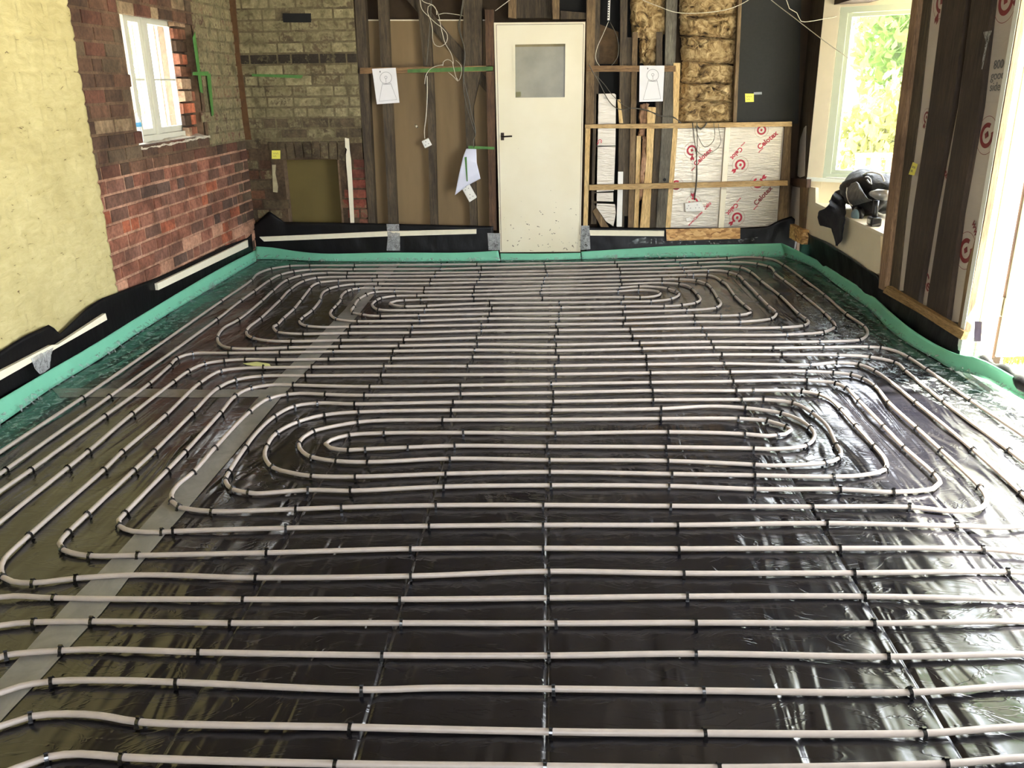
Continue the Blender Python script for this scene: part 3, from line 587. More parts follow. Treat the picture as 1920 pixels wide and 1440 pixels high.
# ================================================================== EDGE FOAM, MEMBRANE UPTURNS, SKIRTING BATTENS
def toplift(B, uv, ax):
    out = []
    for u, v in uv:
        if ax == 'y': d = pl(u, v, 1, np.interp(pl(u, v, 1, 7.45)[0], [b[0] for b in B], [b[1] for b in B])+.015)
        else:
            y = pl(u, v, 0, B[0][0])[1]; bb = sorted(B, key=lambda b: b[1])
            for _ in range(3):
                x = np.interp(y, [b[1] for b in bb], [b[0] for b in bb]); x += .012 if x > 0 else -.012
                p = pl(u, v, 0, x); y = p[1]
            d = p
        out.append(d)
    return out
def foam(label, bot, top, ax, ext=None, skirt=True, seed=0, sk=.2, snap=None):
    B = [FL(u, v) for u, v in bot]
    if ax == 'y': B = [np.array((b[0], min(b[1], 7.49), 0)) for b in B]
    else: B = [np.array((max(b[0], -2.622), min(b[1], 7.49), 0)) for b in B]
    T = toplift(B, top, ax)
    if ext: B, T = [np.array(q) for q in ext[0]]+B, [np.array(q) for q in ext[1]]+T
    if snap is not None: B[-1], T[-1] = snap
    root = empty('edge_foam_strip', tuple(B[len(B)//2])); tag(root, label, 'foam strip')
    Bc, Tc = resample(catmull(B, .05), 90), resample(catmull(T, .05), 90)
    sheet('foam_band', [Bc, Tc], M['foam'], root, amp=.004, freq=3, axis=(1, 0, 0) if ax == 'x' else (0, 1, 0), nu=90, nv=6, seed=seed, solid=.007)
    if skirt:
        C0 = np.array(Bc); C0[:, 2] = Tc[:, 2]*.45
        n = np.zeros_like(C0); t = np.gradient(C0, axis=0); n[:, 0] = -t[:, 1]; n[:, 1] = t[:, 0]; n /= np.linalg.norm(n, axis=1)[:, None]+1e-9
        mid = C0[45]; s = 1 if np.dot(n[45], np.array((0, 4.0, 0))-mid) > 0 else -1
        r = random.Random(seed); wv = np.array([sk*(.7+.6*vn(i*.12+seed, 0, 3)) for i in range(90)])[:, None]
        R0 = C0+n*s*.006; R1 = R0+n*s*.03; R1[:, 2] = .006; R2 = R0+n*s*wv*.6; R2[:, 2] = .004; R3 = R0+n*s*wv; R3[:, 2] = .002
        sheet('polythene_skirt', [R0, R1, R2, R3], M['film'], root, amp=.0035, freq=9, axis=2, nu=200, nv=18, seed=seed+1)
    return B, T
LB, LT = foam('green foam edging strip along the left brick wall', [(0, 795), (90, 732), (179, 678), (270, 610), (367, 547), (430, 513), (480, 490)],
     [(0, 749), (88, 697), (176, 646), (250, 600), (326, 554), (410, 505), (479, 469)], 'x', (((-2.57, .2, 0), (-2.57, 2.4, 0)), ((-2.58, .2, .085), (-2.58, 2.4, .085))), seed=1)
foam('green foam edging strip along the back wall, left of the white door', [(481, 483), (510, 486), (601, 489.5), (760, 490.5), (860, 490), (938, 489)],
     [(480, 462), (510, 464), (548, 470), (605, 475.4), (725, 473.6), (870, 473.5), (934, 470)], 'y', seed=2, sk=.10)
foam('dark green foam edging strip low across the foot of the white door', [(939, 488), (1015, 488), (1089, 486)], [(938, 475), (1010, 475.5), (1088, 474)], 'y', seed=3, sk=.08)
BRB, BRT = foam('green foam edging strip along the back wall, right of the white door', [(1091, 486), (1219, 480), (1300, 476), (1360, 472), (1462, 473)],
     [(1089.5, 472), (1169, 467), (1272, 460.5), (1378, 458), (1465, 456)], 'y', seed=4, sk=.08)
RBt, RT = foam('green foam edging strip snaking along the right wall past the doorway', [(1464, 474), (1517, 497), (1572, 536), (1631, 580), (1664, 614), (1706, 646), (1761, 677), (1789, 694), (1831, 703), (1920, 750), (1990, 790)][::-1],
     [(1464, 456), (1530, 487), (1567, 510), (1636, 555), (1675, 590), (1719, 624), (1761, 649), (1803, 667), (1831, 670), (1920, 717), (1990, 755)][::-1], 'x',
     (((2.08, .2, 0), (2.09, 1.2, 0), (2.14, 2.0, 0)), ((2.09, .2, .10), (2.10, 1.2, .10), (2.15, 2.0, .10))), seed=5, sk=.36, snap=(BRB[-1], BRT[-1]))
foamless = [(0, 704)]
# black polythene turned up the walls
def upL(uvs, label, ylo=None, seed=0, d=.028):
    T = [PL(u, v, d) for u, v in uvs]; T = [PL(u, v, .016) if t[1] > 5.1 else t for (u, v), t in zip(uvs, T)]
    if ylo: T = [np.array((XL+d, ylo, T[0][2]))]+T
    B = [np.array((-2.650 if p[1] > 5.1 else -2.614, p[1], .0)) for p in T]; Mi = [(a*.5+b*.5)+np.array((-.002, 0, 0)) for a, b in zip(T, B)]
    return tag(sheet('membrane_upturn', [B, Mi, T], M['upturn'], amp=.004, freq=6, axis=(1, 0, 0), nu=120, nv=14, seed=seed, solid=.0012), label, 'plastic sheet')
upL([(0, 659), (50, 628), (98, 606), (104, 622), (112, 626), (166, 575), (190, 560), (212, 552), (298, 519), (375, 484), (420, 462), (465, 446), (472, 438)],
    'black plastic sheet turned up the foot of the left wall behind the white battens', ylo=.2, seed=3, d=.045)
T = [PB(u, v, .03) for u, v in ((468, 446), (474, 423), (490, 409), (505, 396), (518, 405), (532, 416), (600, 417), (689, 418.5), (800, 421), (925, 424))]
B = [np.array((p[0], 7.535, .0)) for p in T]
tag(sheet('membrane_upturn', [B, [(a*.5+b*.5)+np.array((0, .002, 0)) for a, b in zip(T, B)], T], M['upturn'], amp=.008, freq=6, axis=(0, 1, 0), nu=90, nv=12, seed=5, solid=.0012),
    'black plastic sheet turned up the back wall with a peak in the left corner', 'plastic sheet')
T = [PB(u, v, .02) for u, v in ((1097, 425), (1200, 427), (1255, 427), (1390, 427), (1440, 424), (1462, 412), (1484, 405), (1500, 420))]
B = [np.array((p[0]-(.03 if k > 5 else 0), 7.535, .0)) for k, p in enumerate(T)]
tag(sheet('membrane_upturn', [B, [(a*.5+b*.5)+np.array((0, .002, 0)) for a, b in zip(T, B)], T], M['upturn'], amp=.010, freq=8, axis=(0, 1, 0), nu=90, nv=12, seed=6, solid=.0012),
    'black plastic sheet turned up the back wall right of the white door', 'plastic sheet')
T = [(PR2 if u > 1650 else PR)(u, v, .012) for u, v in ((1500, 424), (1520, 440), (1560, 458), (1640, 513), (1660, 540), (1700, 566), (1760, 598), (1806, 625))]
FB = sorted([FL(u, v) for u, v in ((1464, 474), (1517, 497), (1572, 536), (1631, 580), (1664, 614), (1706, 646), (1761, 677), (1789, 694))], key=lambda q: q[1])
B = [np.array((float(np.interp(p[1], [q[1] for q in FB], [q[0] for q in FB]))+.035, p[1], .0)) for p in T]
tag(sheet('membrane_upturn', [B, [(a*.5+b*.5)+np.array((.0, 0, 0)) for a, b in zip(T, B)], T], M['upturn'], amp=.012, freq=6, axis=(1, 0, 0), nu=100, nv=12, seed=7, solid=.0012),
    'black plastic sheet gathered along the foot of the right wall below the window seat', 'plastic sheet')
# white battens on the upturns
tag(SL('white_batten', [(295, 531.6), (297, 544), (465.7, 463), (464.7, 450)], .022, .042, M['whitewood']), 'white batten on black plastic below the red brick wall', 'batten')
tag(SL('white_batten', [(-60, 728), (-60, 747), (201, 599.5), (198, 587.5), (109, 646), (97, 647), (0, 697)], .055, .075, M['whitewood']), 'white batten on black plastic at the foot of the yellow wall', 'batten')
tag(SB('white_batten', [(486, 444.4), (495, 452.8), (720, 443.4), (893, 438.5), (893, 430), (720, 434)], .055, .075, M['whitewood']), 'long white batten on black plastic along the back wall, left of the door', 'batten')
tag(SB('white_batten', [(1105, 432), (1106.7, 441.7), (1245, 443), (1245.7, 433)], .05, .07, M['whitewood']), 'short white batten on black plastic just right of the white door', 'batten')
tag(SB('chipboard_strip', [(1249, 430), (1250, 451.7), (1388, 447.5), (1388, 427.5)], .06, .075, M['osb']), 'flaky tan chipboard strip low on the back wall under the foil boards', 'board')
tag(SR('chipboard_offcut', [(1478, 418), (1475.5, 443.5), (1503, 458.4), (1506, 432)], .0, .05, M['osb']), 'small tan chipboard offcut low in the right hand corner', 'board')
m = tag(sheet('jamb_tape', [[PB(724.6, 470, .09), PB(750, 470, .09)], [PB(727, 445, .085), PB(750, 445, .085)], [PB(724.6, 420, .06), PB(748, 420, .06)]], M['cleartape'], amp=.004, freq=20, axis=(0, 1, 0), nu=12, nv=24, seed=1),
        'vertical crumpled grey tape over the plastic and white batten left of the door', 'tape')
tag(sheet('jamb_tape', [[PB(916, 469, .09), PB(938, 469, .09)], [PB(914, 437, .08), PB(938, 437, .08)]], M['cleartape'], amp=.006, freq=20, axis=(0, 1, 0), nu=14, nv=16, seed=2), 'crumpled tape patch at the left foot of the white door', 'tape')
tag(sheet('jamb_tape', [[PB(1088, 469, .10), PB(1107, 467, .10)], [PB(1090, 423, .09), PB(1105, 423, .09)]], M['cleartape'], amp=.006, freq=20, axis=(0, 1, 0), nu=14, nv=24, seed=3), 'crumpled tape strip at the right foot of the white door', 'tape')
tag(sheet('corner_tape', [[PL(*p, d=.075) for p in ((58, 672), (80, 660), (103, 648))], [PL(*p, d=.085) for p in ((64, 690), (84, 686), (96, 665))], [PL(*p, d=.09) for p in ((75, 702), (85, 697), (93, 690))]], M['cleartape'], amp=.006, freq=22, axis=(1, 0, 0), nu=14, nv=14, seed=4),
    'crumpled clear tape hanging over the white batten at the far left', 'tape')
tag(sheet('polythene_fold', [[PB(u, v, .10) for u, v in ((1180, 455), (1200, 444), (1240, 447), (1300, 452), (1360, 452), (1400, 447), (1422, 444))], [PB(u, v, .12) for u, v in ((1175, 461), (1200, 456), (1250, 458), (1300, 459), (1360, 457), (1400, 455), (1415, 450))]],
    M['film'], amp=.02, freq=12, axis=(0, 1, 0), nu=60, nv=10, seed=8), 'clear film fold shining below the chipboard strip on the back wall', 'plastic film')

# ================================================================== BACK WALL TIMBER FRAME
def stud(uv, d0, d1, mat, label, name='wall_stud', cat='stud'): return tag(SB(name, uv, d0, d1, M[mat]), label, cat)
Q = lambda a, b, c, d, v0, v1: [(a, v0), (c, v1), (d, v1), (b, v0)]
hb = tag(SB('hardboard_panel', [(687, 38), (694, 432), (931, 432), (925, 38)], -.12, -.105, M['hard']), 'brown hardboard panel filling the frame left of the door', 'panel')
SB('panel_top_edge', [(687, 36.6), (687, 39), (912, 39), (912, 36.6)], -.11, -.10, M['whitewood'], hb)
stud(Q(663.6, 683, 688, 704.5, -20, 432), -.10, .0, 'stud', 'dark weathered stud at the right edge of the whitewashed brick')
stud(Q(707, 725, 729, 745, -20, 432), -.10, -.005, 'stud', 'weathered stud running behind the left hand paper drawing')
stud([(784-4, -20), (803, -20), (814.5, 200), (820, 432), (807, 432), (801, 200)], -.10, -.01, 'stud', 'thin dark stud passing behind the dangling single socket')
stud([(868, -20), (903, -20), (904, 126), (887, 200), (895, 432), (882, 432), (871, 200)], -.10, -.01, 'stud', 'wide dark stud behind the hanging sheet of paper')
stud(Q(909, 925, 918, 931, 18, 432), -.08, .03, 'stud_brown', 'red brown timber upright against the left edge of the white door')
tag(SB('diagonal_brace', [(758, -6), (784, -6), (928, 166), (928, 192)], -.102, -.06, M['stud']), 'dark diagonal timber brace falling towards the white door', 'brace')
h = stud([(675, 127), (675, 138.5), (925, 134), (925, 123)], .0, .03, 'batten_x', 'old horizontal batten left of the door with green paint along it', 'cross_batten', 'batten')
SB('green_paint', [(764, 130), (764, 136.5), (924, 132.5), (924, 124.5), (840, 127)], .03, .032, plain('green paint', srgb(72, 112, 50), .6, .5, 8, .2), h)
# bits of framing over the door and beyond
tag(SB('short_stud', [(953, -20), (953, 33), (968, 35), (968, -20)], -.08, .0, M['stud_mid']), 'short brown stud end above the left half of the door', 'stud')
tag(SB('short_stud', [(1035, -20), (1036, 36), (1049, 36), (1049, -20)], -.08, .0, M['stud_mid']), 'short brown stud end above the right half of the door', 'stud')
tag(SB('plank', [(968, -20), (968, 34), (1035, 34), (1035, -20)], -.11, -.09, M['stud']), 'dark plank between the two short stud ends above the door', 'board')
tag(SB('plank', [(1051, 20), (1051, 36), (1100, 36), (1100, 24)], -.09, -.05, M['stud']), 'dark ledge above the top right corner of the door', 'board')
tag(SB('recess_shade_panel', [(1049, -20), (1049, 24), (1101, 24), (1101, -20)], -.13, -.12, M['black']), 'black panel for the shade of the gap in the boards above the right of the door', 'gap')  # black panel gives the gap its shade by colour
stud([(1100.5, -20), (1117, -20), (1113, 233), (1098, 233)], -.08, .0, 'stud_mid', 'brown stud close against the right edge of the door')
stud([(1117, -20), (1126, -20), (1118, 420), (1108, 420)], -.10, -.03, 'stud', 'narrow dark stud one back from the right edge of the door')
stud([(1098, 241), (1107, 241), (1102, 424), (1094, 424)], -.03, .01, 'pine', 'short new pine upright below the rail at the right of the door')
tag(SB('recess_shade_panel', [(1120, -20), (1120, 428), (1262, 428), (1262, -20)], -.14, -.13, M['black']), 'black panel for the shade of the void behind the open studs right of the door', 'gap')  # black sheet stands in for the unlit depth behind the studs
tag(SB('brick_infill', [(1124, 45), (1122, 120), (1158, 120), (1160, 60)], -.12, -.10, plain('dark brown brick infill', srgb(84, 66, 44), .9, .35, 14, .4)), 'dark brown masonry showing behind the looped cable', 'masonry')
stud([(1164, -20), (1177, -20), (1170, 430), (1158, 430)], -.09, -.01, 'stud', 'dark stud with a white dot right of the looped cable')
stud([(1175, 70), (1186, 70), (1184, 240), (1179, 405), (1168, 405)], -.10, -.03, 'stud', 'rough dark stud left of the right hand drawing, ending above the plastic')
stud([(1186, 60), (1196, 60), (1192.5, 241), (1188, 428), (1177.5, 428), (1182, 241)], -.08, -.01, 'stud_mid', 'mid brown stud standing left of the fluffy insulation strip')
stud([(1194, 255), (1202, 255), (1197, 428), (1188.5, 428)], -.07, -.02, 'pine', 'thin new pine upright just left of the fluffy strip')
stud([(1214, 201), (1230, 201), (1226, 260), (1218, 428), (1200, 428), (1212, 300)], -.06, .0, 'pine', 'wide new pine upright with a square cut top under the drawing')
stud([(1231, 60), (1242, 60), (1241, 240), (1231.5, 428), (1218, 428), (1229, 240)], -.09, -.02, 'stud', 'dark stud between the wide new pine and the grey plank')
w_ = stud([(1250, -20), (1271, -20), (1266, 120), (1262, 240), (1250, 428), (1230, 428), (1241, 240), (1247, 120)], -.08, -.005, 'stud_grey', 'wide grey weathered plank with a dark knot hole')
V, F = tube_vf([PB(1246, 337, -.004), PB(1246, 337, -.001)], .014, 14); mesh('knot_hole', V, F, M['black'], w_)
stud([(1263, 118), (1276, 118), (1271, 240), (1257, 428), (1248, 428), (1262, 240)], -.07, .0, 'pine', 'narrow pine batten along the left edge of the foil boards')
tag(SB('timber_sliver', [(1158, 187), (1163, 186), (1168.5, 231), (1161, 231)], -.03, .0, M['pine']), 'thin pale offcut standing on the middle rail near the door', 'offcut')
tag(SB('white_trim', [(1159, 322), (1168.5, 322), (1166, 425), (1156, 425)], -.01, .005, M['white']), 'bright white trim strip standing right of the foil offcuts', 'trim')
tag(SB('angled_offcut', [(1111, 396), (1118, 390), (1143, 428), (1128, 428)], -.04, -.01, M['stud_mid']), 'brown timber offcut leaning at the bottom right of the door', 'offcut')
# rails
stud([(1100, 123), (1100, 134.5), (1267, 134.5), (1267, 123)], .0, .03, 'batten_x', 'old horizontal rail passing behind the right hand drawing', 'cross_batten', 'batten')
stud([(1097, 233.5), (1097, 240.5), (1230, 241), (1485, 237), (1485, 228), (1230, 232)], .005, .04, 'pine_x', 'horizontal pine rail running above the foil boards', 'cross_batten', 'batten')
stud([(1105, 347), (1105, 357), (1477, 348), (1477, 338.5)], .012, .045, 'pine_x', 'horizontal pine rail crossing the middle of the foil boards', 'cross_batten', 'batten')
# foil offcuts, wool and foil boards
def foilbit(uv, label, extra=None):
    o = SB('foil_offcut', uv, -.08, -.03, M['foil']); tag(o, label, 'insulation offcut'); return o
fa = foilbit([(1118, 176), (1152, 175.5), (1155, 178), (1154, 273), (1117, 273)], 'tall foil faced offcut, topmost of the stack beside the door')
foilbit([(1117, 275.5), (1154, 274.5), (1151, 358), (1114, 360)], 'plain grey foil faced offcut, second from the top beside the door')
foilbit([(1114, 362), (1150, 361), (1150, 378), (1114, 377)], 'small foil faced offcut, third from the top beside the door')
foilbit([(1113, 381), (1153, 383), (1155, 400), (1150, 424), (1136, 415)], 'broken foil faced offcut, lowest of the stack beside the door')
def pillow(name, uv, d0, th, label, cat, seed, n=26, parent=None, mat=None, nz=.035, ragged=.018):
    P = [PB(u, v, d0) for u, v in uv]; V = []; F = []
    for j in range(n):
        for i in range(n):
            s, t = i/(n-1), j/(n-1); rg = (fbm(s*5+seed*3, t*5, seed)-.47)*2*ragged
            p = (P[0]*(1-s)+P[1]*s)*(1-t)+(P[3]*(1-s)+P[2]*s)*t
            e = min(1, 7*min(s, 1-s, t, 1-t))**.5
            q = fbm(p[0]*9+seed, p[2]*9, seed, 4); cr = abs(fbm(p[0]*6+seed*2, p[2]*6, seed+3, 3)-.47)
            V.append((p[0]+rg, p[1]-e*th-(q-.45)*nz*2*e+.03*max(0, 1-cr*22)*e, p[2]+(fbm(s*6, t*6+seed, seed+1)-.47)*2*ragged))
    F = [(j*n+i, j*n+i+1, (j+1)*n+i+1, (j+1)*n+i) for j in range(n-1) for i in range(n-1)]
    k = len(V); V += [(p[0], p[1]+.01, p[2]) for p in P]
    o = mesh(name, V, F, mat or M['wool'], parent, True)
    if label: tag(o, label, cat)
    return o
WB = [((1272, -22), (1386, -22), (1385, 28), (1274, 34), 'brown wool batt at the very top of the wool stack'),
      ((1274, 32), (1385, 26), (1382, 73), (1276, 66), 'brown wool batt second from the top of the wool stack'),
      ((1276, 66), (1382, 72), (1378, 122), (1278, 112), 'brown wool batt third from the top of the wool stack'),
      ((1278, 112), (1378, 122), (1376, 158), (1276, 156), 'torn brown wool batt in the middle of the wool stack'),
      ((1274, 155), (1376, 157), (1375, 192), (1272, 190), 'thin brown wool batt second from the bottom of the wool stack'),
      ((1269, 189), (1375, 191), (1373, 231), (1270, 231), 'pale wool batt resting on the rail, lowest of the wool stack')]
for k, (a, b, c, d, lab) in enumerate(WB): pillow('wool_batt', [a, b, c, d], -.10, .075, lab, 'insulation batt', k+2, n=34)
pillow('wool_batt', [(1182, -20), (1250, -20), (1250, 66), (1184, 72)], -.09, .06, 'sagging dark wool tuft at the top, left of the grey plank', 'insulation batt', 12, n=34, mat=M['wool'])
pillow('wool_batt', [(1199, 40), (1247, 50), (1240, 125), (1199, 122)], -.095, .05, 'crumpled wool tuft hanging just above the right hand drawing', 'insulation batt', 14, n=30, ragged=.03)
M['wool_pink'] = plain('pinkish wool', srgb(170, 134, 104), 1, .3, 22, .8)
pillow('wool_batt', [(1200, 195), (1216, 195), (1209, 256), (1195, 256)], -.06, .05, 'small pinkish wool tuft above the long fluffy strip', 'insulation batt', 15, n=18, mat=M['wool_pink'])
pillow('wool_batt', [(1204, 256), (1213, 256), (1207, 376), (1197, 376)], -.06, .05, 'long fluffy pinkish strip of wool between two pine uprights', 'insulation batt', 16, n=24, mat=M['wool_pink'], ragged=.02)
stud([(1386, -20), (1392, -20), (1381, 231), (1374.5, 231)], -.09, .01, 'stud_mid', 'slim brown post between the wool and the charcoal board')
tag(SB('charcoal_board', [(1391, -20), (1503, -20), (1497, 232), (1379, 232)], -.06, -.045, M['charcoal']), 'large charcoal breather board at the upper right of the back wall', 'board')
def foilboard(uv, label):
    o = SB('foil_board', uv, -.09, -.03, M['foil']); return tag(o, label, 'insulation board')
f1 = foilboard([(1271, 241), (1359, 240), (1349, 428), (1257, 428)], 'foil faced insulation board behind the hanging double socket')
f2 = foilboard([(1369, 238), (1469, 238), (1472, 245), (1458, 420), (1430, 427), (1356, 427)], 'foil faced insulation board at the right end of the back wall')
stud([(1361, 234), (1370, 234), (1357, 428), (1347, 428)], -.03, .006, 'whitewood', 'pale upright batten between the two foil boards')
stud([(1472, 236), (1484, 236), (1478, 424), (1458, 424)], -.07, .0, 'stud_mid', 'brown stud at the right hand end of the foil boards')

# ---- printing on the foil: lettering and ring marks
def text_mesh(body, size, mat, Mx, parent, name='lettering', bold=.03):
    c = bpy.data.curves.new('txt', 'FONT'); c.body = body; c.size = size; c.extrude = .0006; c.offset = bold*size; c.align_x = 'LEFT'; c.resolution_u = 3
    o = bpy.data.objects.new('txt', c); COL.objects.link(o); bpy.context.view_layer.update()
    me = bpy.data.meshes.new_from_object(o.evaluated_get(bpy.context.evaluated_depsgraph_get())); bpy.data.objects.remove(o)
    me.transform(Mx); me.materials.clear(); me.materials.append(mat); me.name = name
    q = bpy.data.objects.new(name, me); COL.objects.link(q)
    if parent: q.parent = parent; q.matrix_parent_inverse = Matrix.Translation(-Vector(parent.location))
    return q
def frame3(p, x, n):      # matrix with origin p, x direction, facing n
    x = Vector(x).normalized(); n = Vector(n).normalized(); y = n.cross(x).normalized(); x = y.cross(n)
    return Matrix.Translation(Vector(p)) @ Matrix((x, y, n)).transposed().to_4x4()
def ringflat(mb, Mx, r0, r1, a0=0, a1=360, n=28):
    V = []; F = []
    for k in range(n+1):
        a = math.radians(a0+(a1-a0)*k/n)
        for r in (r0, r1): V.append(tuple(Mx @ Vector((r*math.cos(a), r*math.sin(a), 0))))
        if k: F.append((2*k-2, 2*k-1, 2*k+1, 2*k))
    mb.add(V, F)
def flat(mb, Mx, pts): mb.add([tuple(Mx @ Vector((x, y, 0))) for x, y in pts], [tuple(range(len(pts)))])
def logo(p, x, n, r, parent, mat='red', a0=-70, a1=245, clip=None):
    Mx = frame3(p, x, n); a = MB(); ringflat(a, Mx, r*.42, r*.66, a0, a1); flat(a, Mx @ Matrix.Translation((0, 0, .0003)), [(-.16*r, -.1*r), (.12*r, -.22*r), (.2*r, .1*r), (-.05*r, .2*r)])
    for s in ((-1.0, -.35, -.5, -.62), (-.62, -.95, -.42, -.45)): pass
    flat(a, Mx, [(-.42*r, -.45*r), (-.95*r, -.55*r), (-1.05*r, -.85*r), (-.5*r, -.72*r)]); flat(a, Mx @ Matrix.Translation((0, 0, .0005)), [(-.45*r, -.42*r), (-.55*r, -.95*r), (-.85*r, -1.05*r), (-.72*r, -.5*r)])
    a.build('ring_mark', M[mat], parent)
    b = MB(); ringflat(b, Mx, r*.97, r*1.0, n=40); b.build('ring_outline', M['redbrown'], parent)
NB = (0, -1, 0)
def tb(u0, v0, u1, v1, body, parent, h=10, flip=False, mat='red'):
    p = PB(u0, v0, -.029); q = PB(u1, v1, -.029); x = (q-p); L = np.linalg.norm(x)
    sz = L/ (len(body)*.52); text_mesh(body, sz, M[mat], frame3(p, x, NB), parent)
def lgB(u, v, r, ang, parent, mat='red'):
    p = PB(u, v, -.029); logo(p, (math.cos(ang), 0, math.sin(ang)), NB, r*.00485, parent, mat)
tb(1424, 281, 1463, 248, 'Celotex', f2); tb(1423, 287, 1431, 279, 'www.', f2, 4); tb(1418, 386, 1452, 350, 'Celotex', f2, mat='redbrown'); tb(1414, 394, 1421, 386, 'www.', f2)
tb(1388, 275, 1366.5, 298, 'Celot', f2); tb(1380, 380, 1359, 402, 'Celot', f2); tb(1396, 266, 1389, 273, 'www.', f2); tb(1388, 370, 1381, 378, 'www.', f2)
tb(1305, 312, 1339, 279, 'Celotex', f1); tb(1297, 321, 1304, 314, 'www.', f1); tb(1320, 395, 1335, 381, 'Celo', f1); tb(1292, 424, 1318, 398, 'www.Celotex', f1)
lgB(1297, 282, 13.5, .9, f1); lgB(1268, 347, 13, 2.2, f1); lgB(1300, 380, 13.5, .9+math.pi, f1)
lgB(1388, 309, 14, 0, f2); lgB(1428, 244, 12, math.pi, f2); lgB(1421, 343, 14, math.pi, f2); lgB(1382, 408, 14, 0, f2)
lgB(1125, 265, 5.5, 0, fa)

# ================================================================== THE WHITE DOOR
dr = empty('door_1', (-.1, YB-.02, 0)); struct(dr)
SB('door_frame', [(924.5, 41.5), (936.5, 474), (1088.8, 473), (1098.5, 40)], -.06, .002, M['stud_brown'], dr)
leaf = [(926, 42.5), (937.5, 473), (1088, 472), (1097.5, 41)]
gl = [(965.2, 83), (966, 183.7), (1059.4, 182.7), (1060.6, 81.5)]
def frame_poly(name, outer, inner, axis, d0, d1, mat, parent, P):
    O = [P(u, v, d1) for u, v in outer]; I = [P(u, v, d1) for u, v in inner]; dv = np.array({'y': (0, d1-d0, 0), 'x': (d1-d0, 0, 0)}[axis]); n = len(O)
    V = O+I+[p+dv for p in O]+[p+dv for p in I]; F = []
    for i in range(n):
        j = (i+1) % n; F += [(i, j, n+j, n+i), (2*n+i, 3*n+i, 3*n+j, 2*n+j), (i, 2*n+i, 2*n+j, j), (n+i, n+j, 3*n+j, 3*n+i)]
    return fix(mesh(name, V, F, mat, parent))
M['doorpaint'] = None
def door_paint():
    m, nt, b = newmat('cream door paint with mud specks'); v = _map(nt); n = _noise(nt, 34, _map(nt, (1, 1, 1.4)), 2, .5, .2); g = _noise(nt, 2.2, v, 3)
    tc = nt.nodes.new('ShaderNodeTexCoord'); sp = nt.nodes.new('ShaderNodeSeparateXYZ'); nt.links.new(tc.outputs['Object'], sp.inputs[0])
    mr = nt.nodes.new('ShaderNodeMapRange'); mr.inputs[1].default_value = .05; mr.inputs[2].default_value = .9; mr.inputs[3].default_value = .335; mr.inputs[4].default_value = .18; nt.links.new(sp.outputs['Z'], mr.inputs[0])
    lt = nt.nodes.new('ShaderNodeMath'); lt.operation = 'LESS_THAN'; nt.links.new(n.outputs['Fac'], lt.inputs[0]); nt.links.new(mr.outputs[0], lt.inputs[1])
    mx = nt.nodes.new('ShaderNodeMix'); mx.data_type = 'RGBA'; nt.links.new(lt.outputs[0], mx.inputs[0]); nt.links.new(_ramp(nt, g.outputs['Fac'], [(.3, srgb(226, 216, 184)[:3]), (.7, srgb(236, 229, 202)[:3])]), mx.inputs[6])
    mx.inputs[7].default_value = srgb(134, 122, 100); nt.links.new(mx.outputs[2], b.inputs['Base Color']); b.inputs['Roughness'].default_value = .42; return m
M['doorpaint'] = door_paint()
o = frame_poly('door_leaf', leaf, gl, 'y', -.01, .032, M['doorpaint'], dr, PB)
frame_poly('glazing_bead', [(961.5, 78.5), (962.5, 186.5), (1062.5, 185.5), (1063.5, 77.5)], [(965.8, 83.5), (966.5, 183.2), (1059, 182.2), (1060, 82)], 'y', .032, .038, M['doorpaint'], dr, PB)
for a, b in (((930.5, 47), (940, 466)), ): SB('edge_groove', [(930, 46.5), (939.6, 470), (940.4, 470), (930.8, 46.5)], .0321, .0328, M['stud_brown'], dr)
SB('edge_groove', [(930, 46.2), (930, 47), (1094, 45.2), (1094, 44.4)], .0321, .0328, M['stud_brown'], dr); SB('edge_groove', [(1094, 45), (1094.8, 45), (1087, 440), (1086.4, 440)], .0321, .0328, M['stud_brown'], dr)
def obscure():
    m, nt, b = newmat('dusty obscured glass'); n = _noise(nt, 5, _map(nt), 4)
    nt.links.new(_ramp(nt, n.outputs['Fac'], [(.3, srgb(118, 112, 84)[:3]), (.7, srgb(138, 132, 106)[:3])]), b.inputs['Base Color']); b.inputs['Roughness'].default_value = .3; return m
M['obscure'] = obscure()
pn = SB('door_glass', gl, .005, .012, M['obscure'], dr)
SB('glass_sticker', [(966.6, 172.5), (966.6, 182.5), (976.5, 181), (976.5, 172)], .012, .0126, plain('dull green sticker', srgb(112, 108, 72), .6, .1, 10, 0), pn)
SB('glass_edge', [(965.6, 83.5), (965.8, 88), (1060, 87), (1060.4, 82)], .012, .0126, plain('brownish glass edge', srgb(122, 110, 76), .6, .2, 10, 0), pn)  # thin browner strip along the top of the glass
hd = SB('handle_plate', [(939, 249), (939, 263), (945, 263), (945, 249)], .032, .036, M['darkmetal'], dr)
p = PB(942, 256, .036); tube('handle_lever', [p, p+np.array((0, -.035, 0)), p+np.array((.03, -.045, .002)), p+np.array((.085, -.045, .004))], .0065, M['darkmetal'], hd, 8, .01)

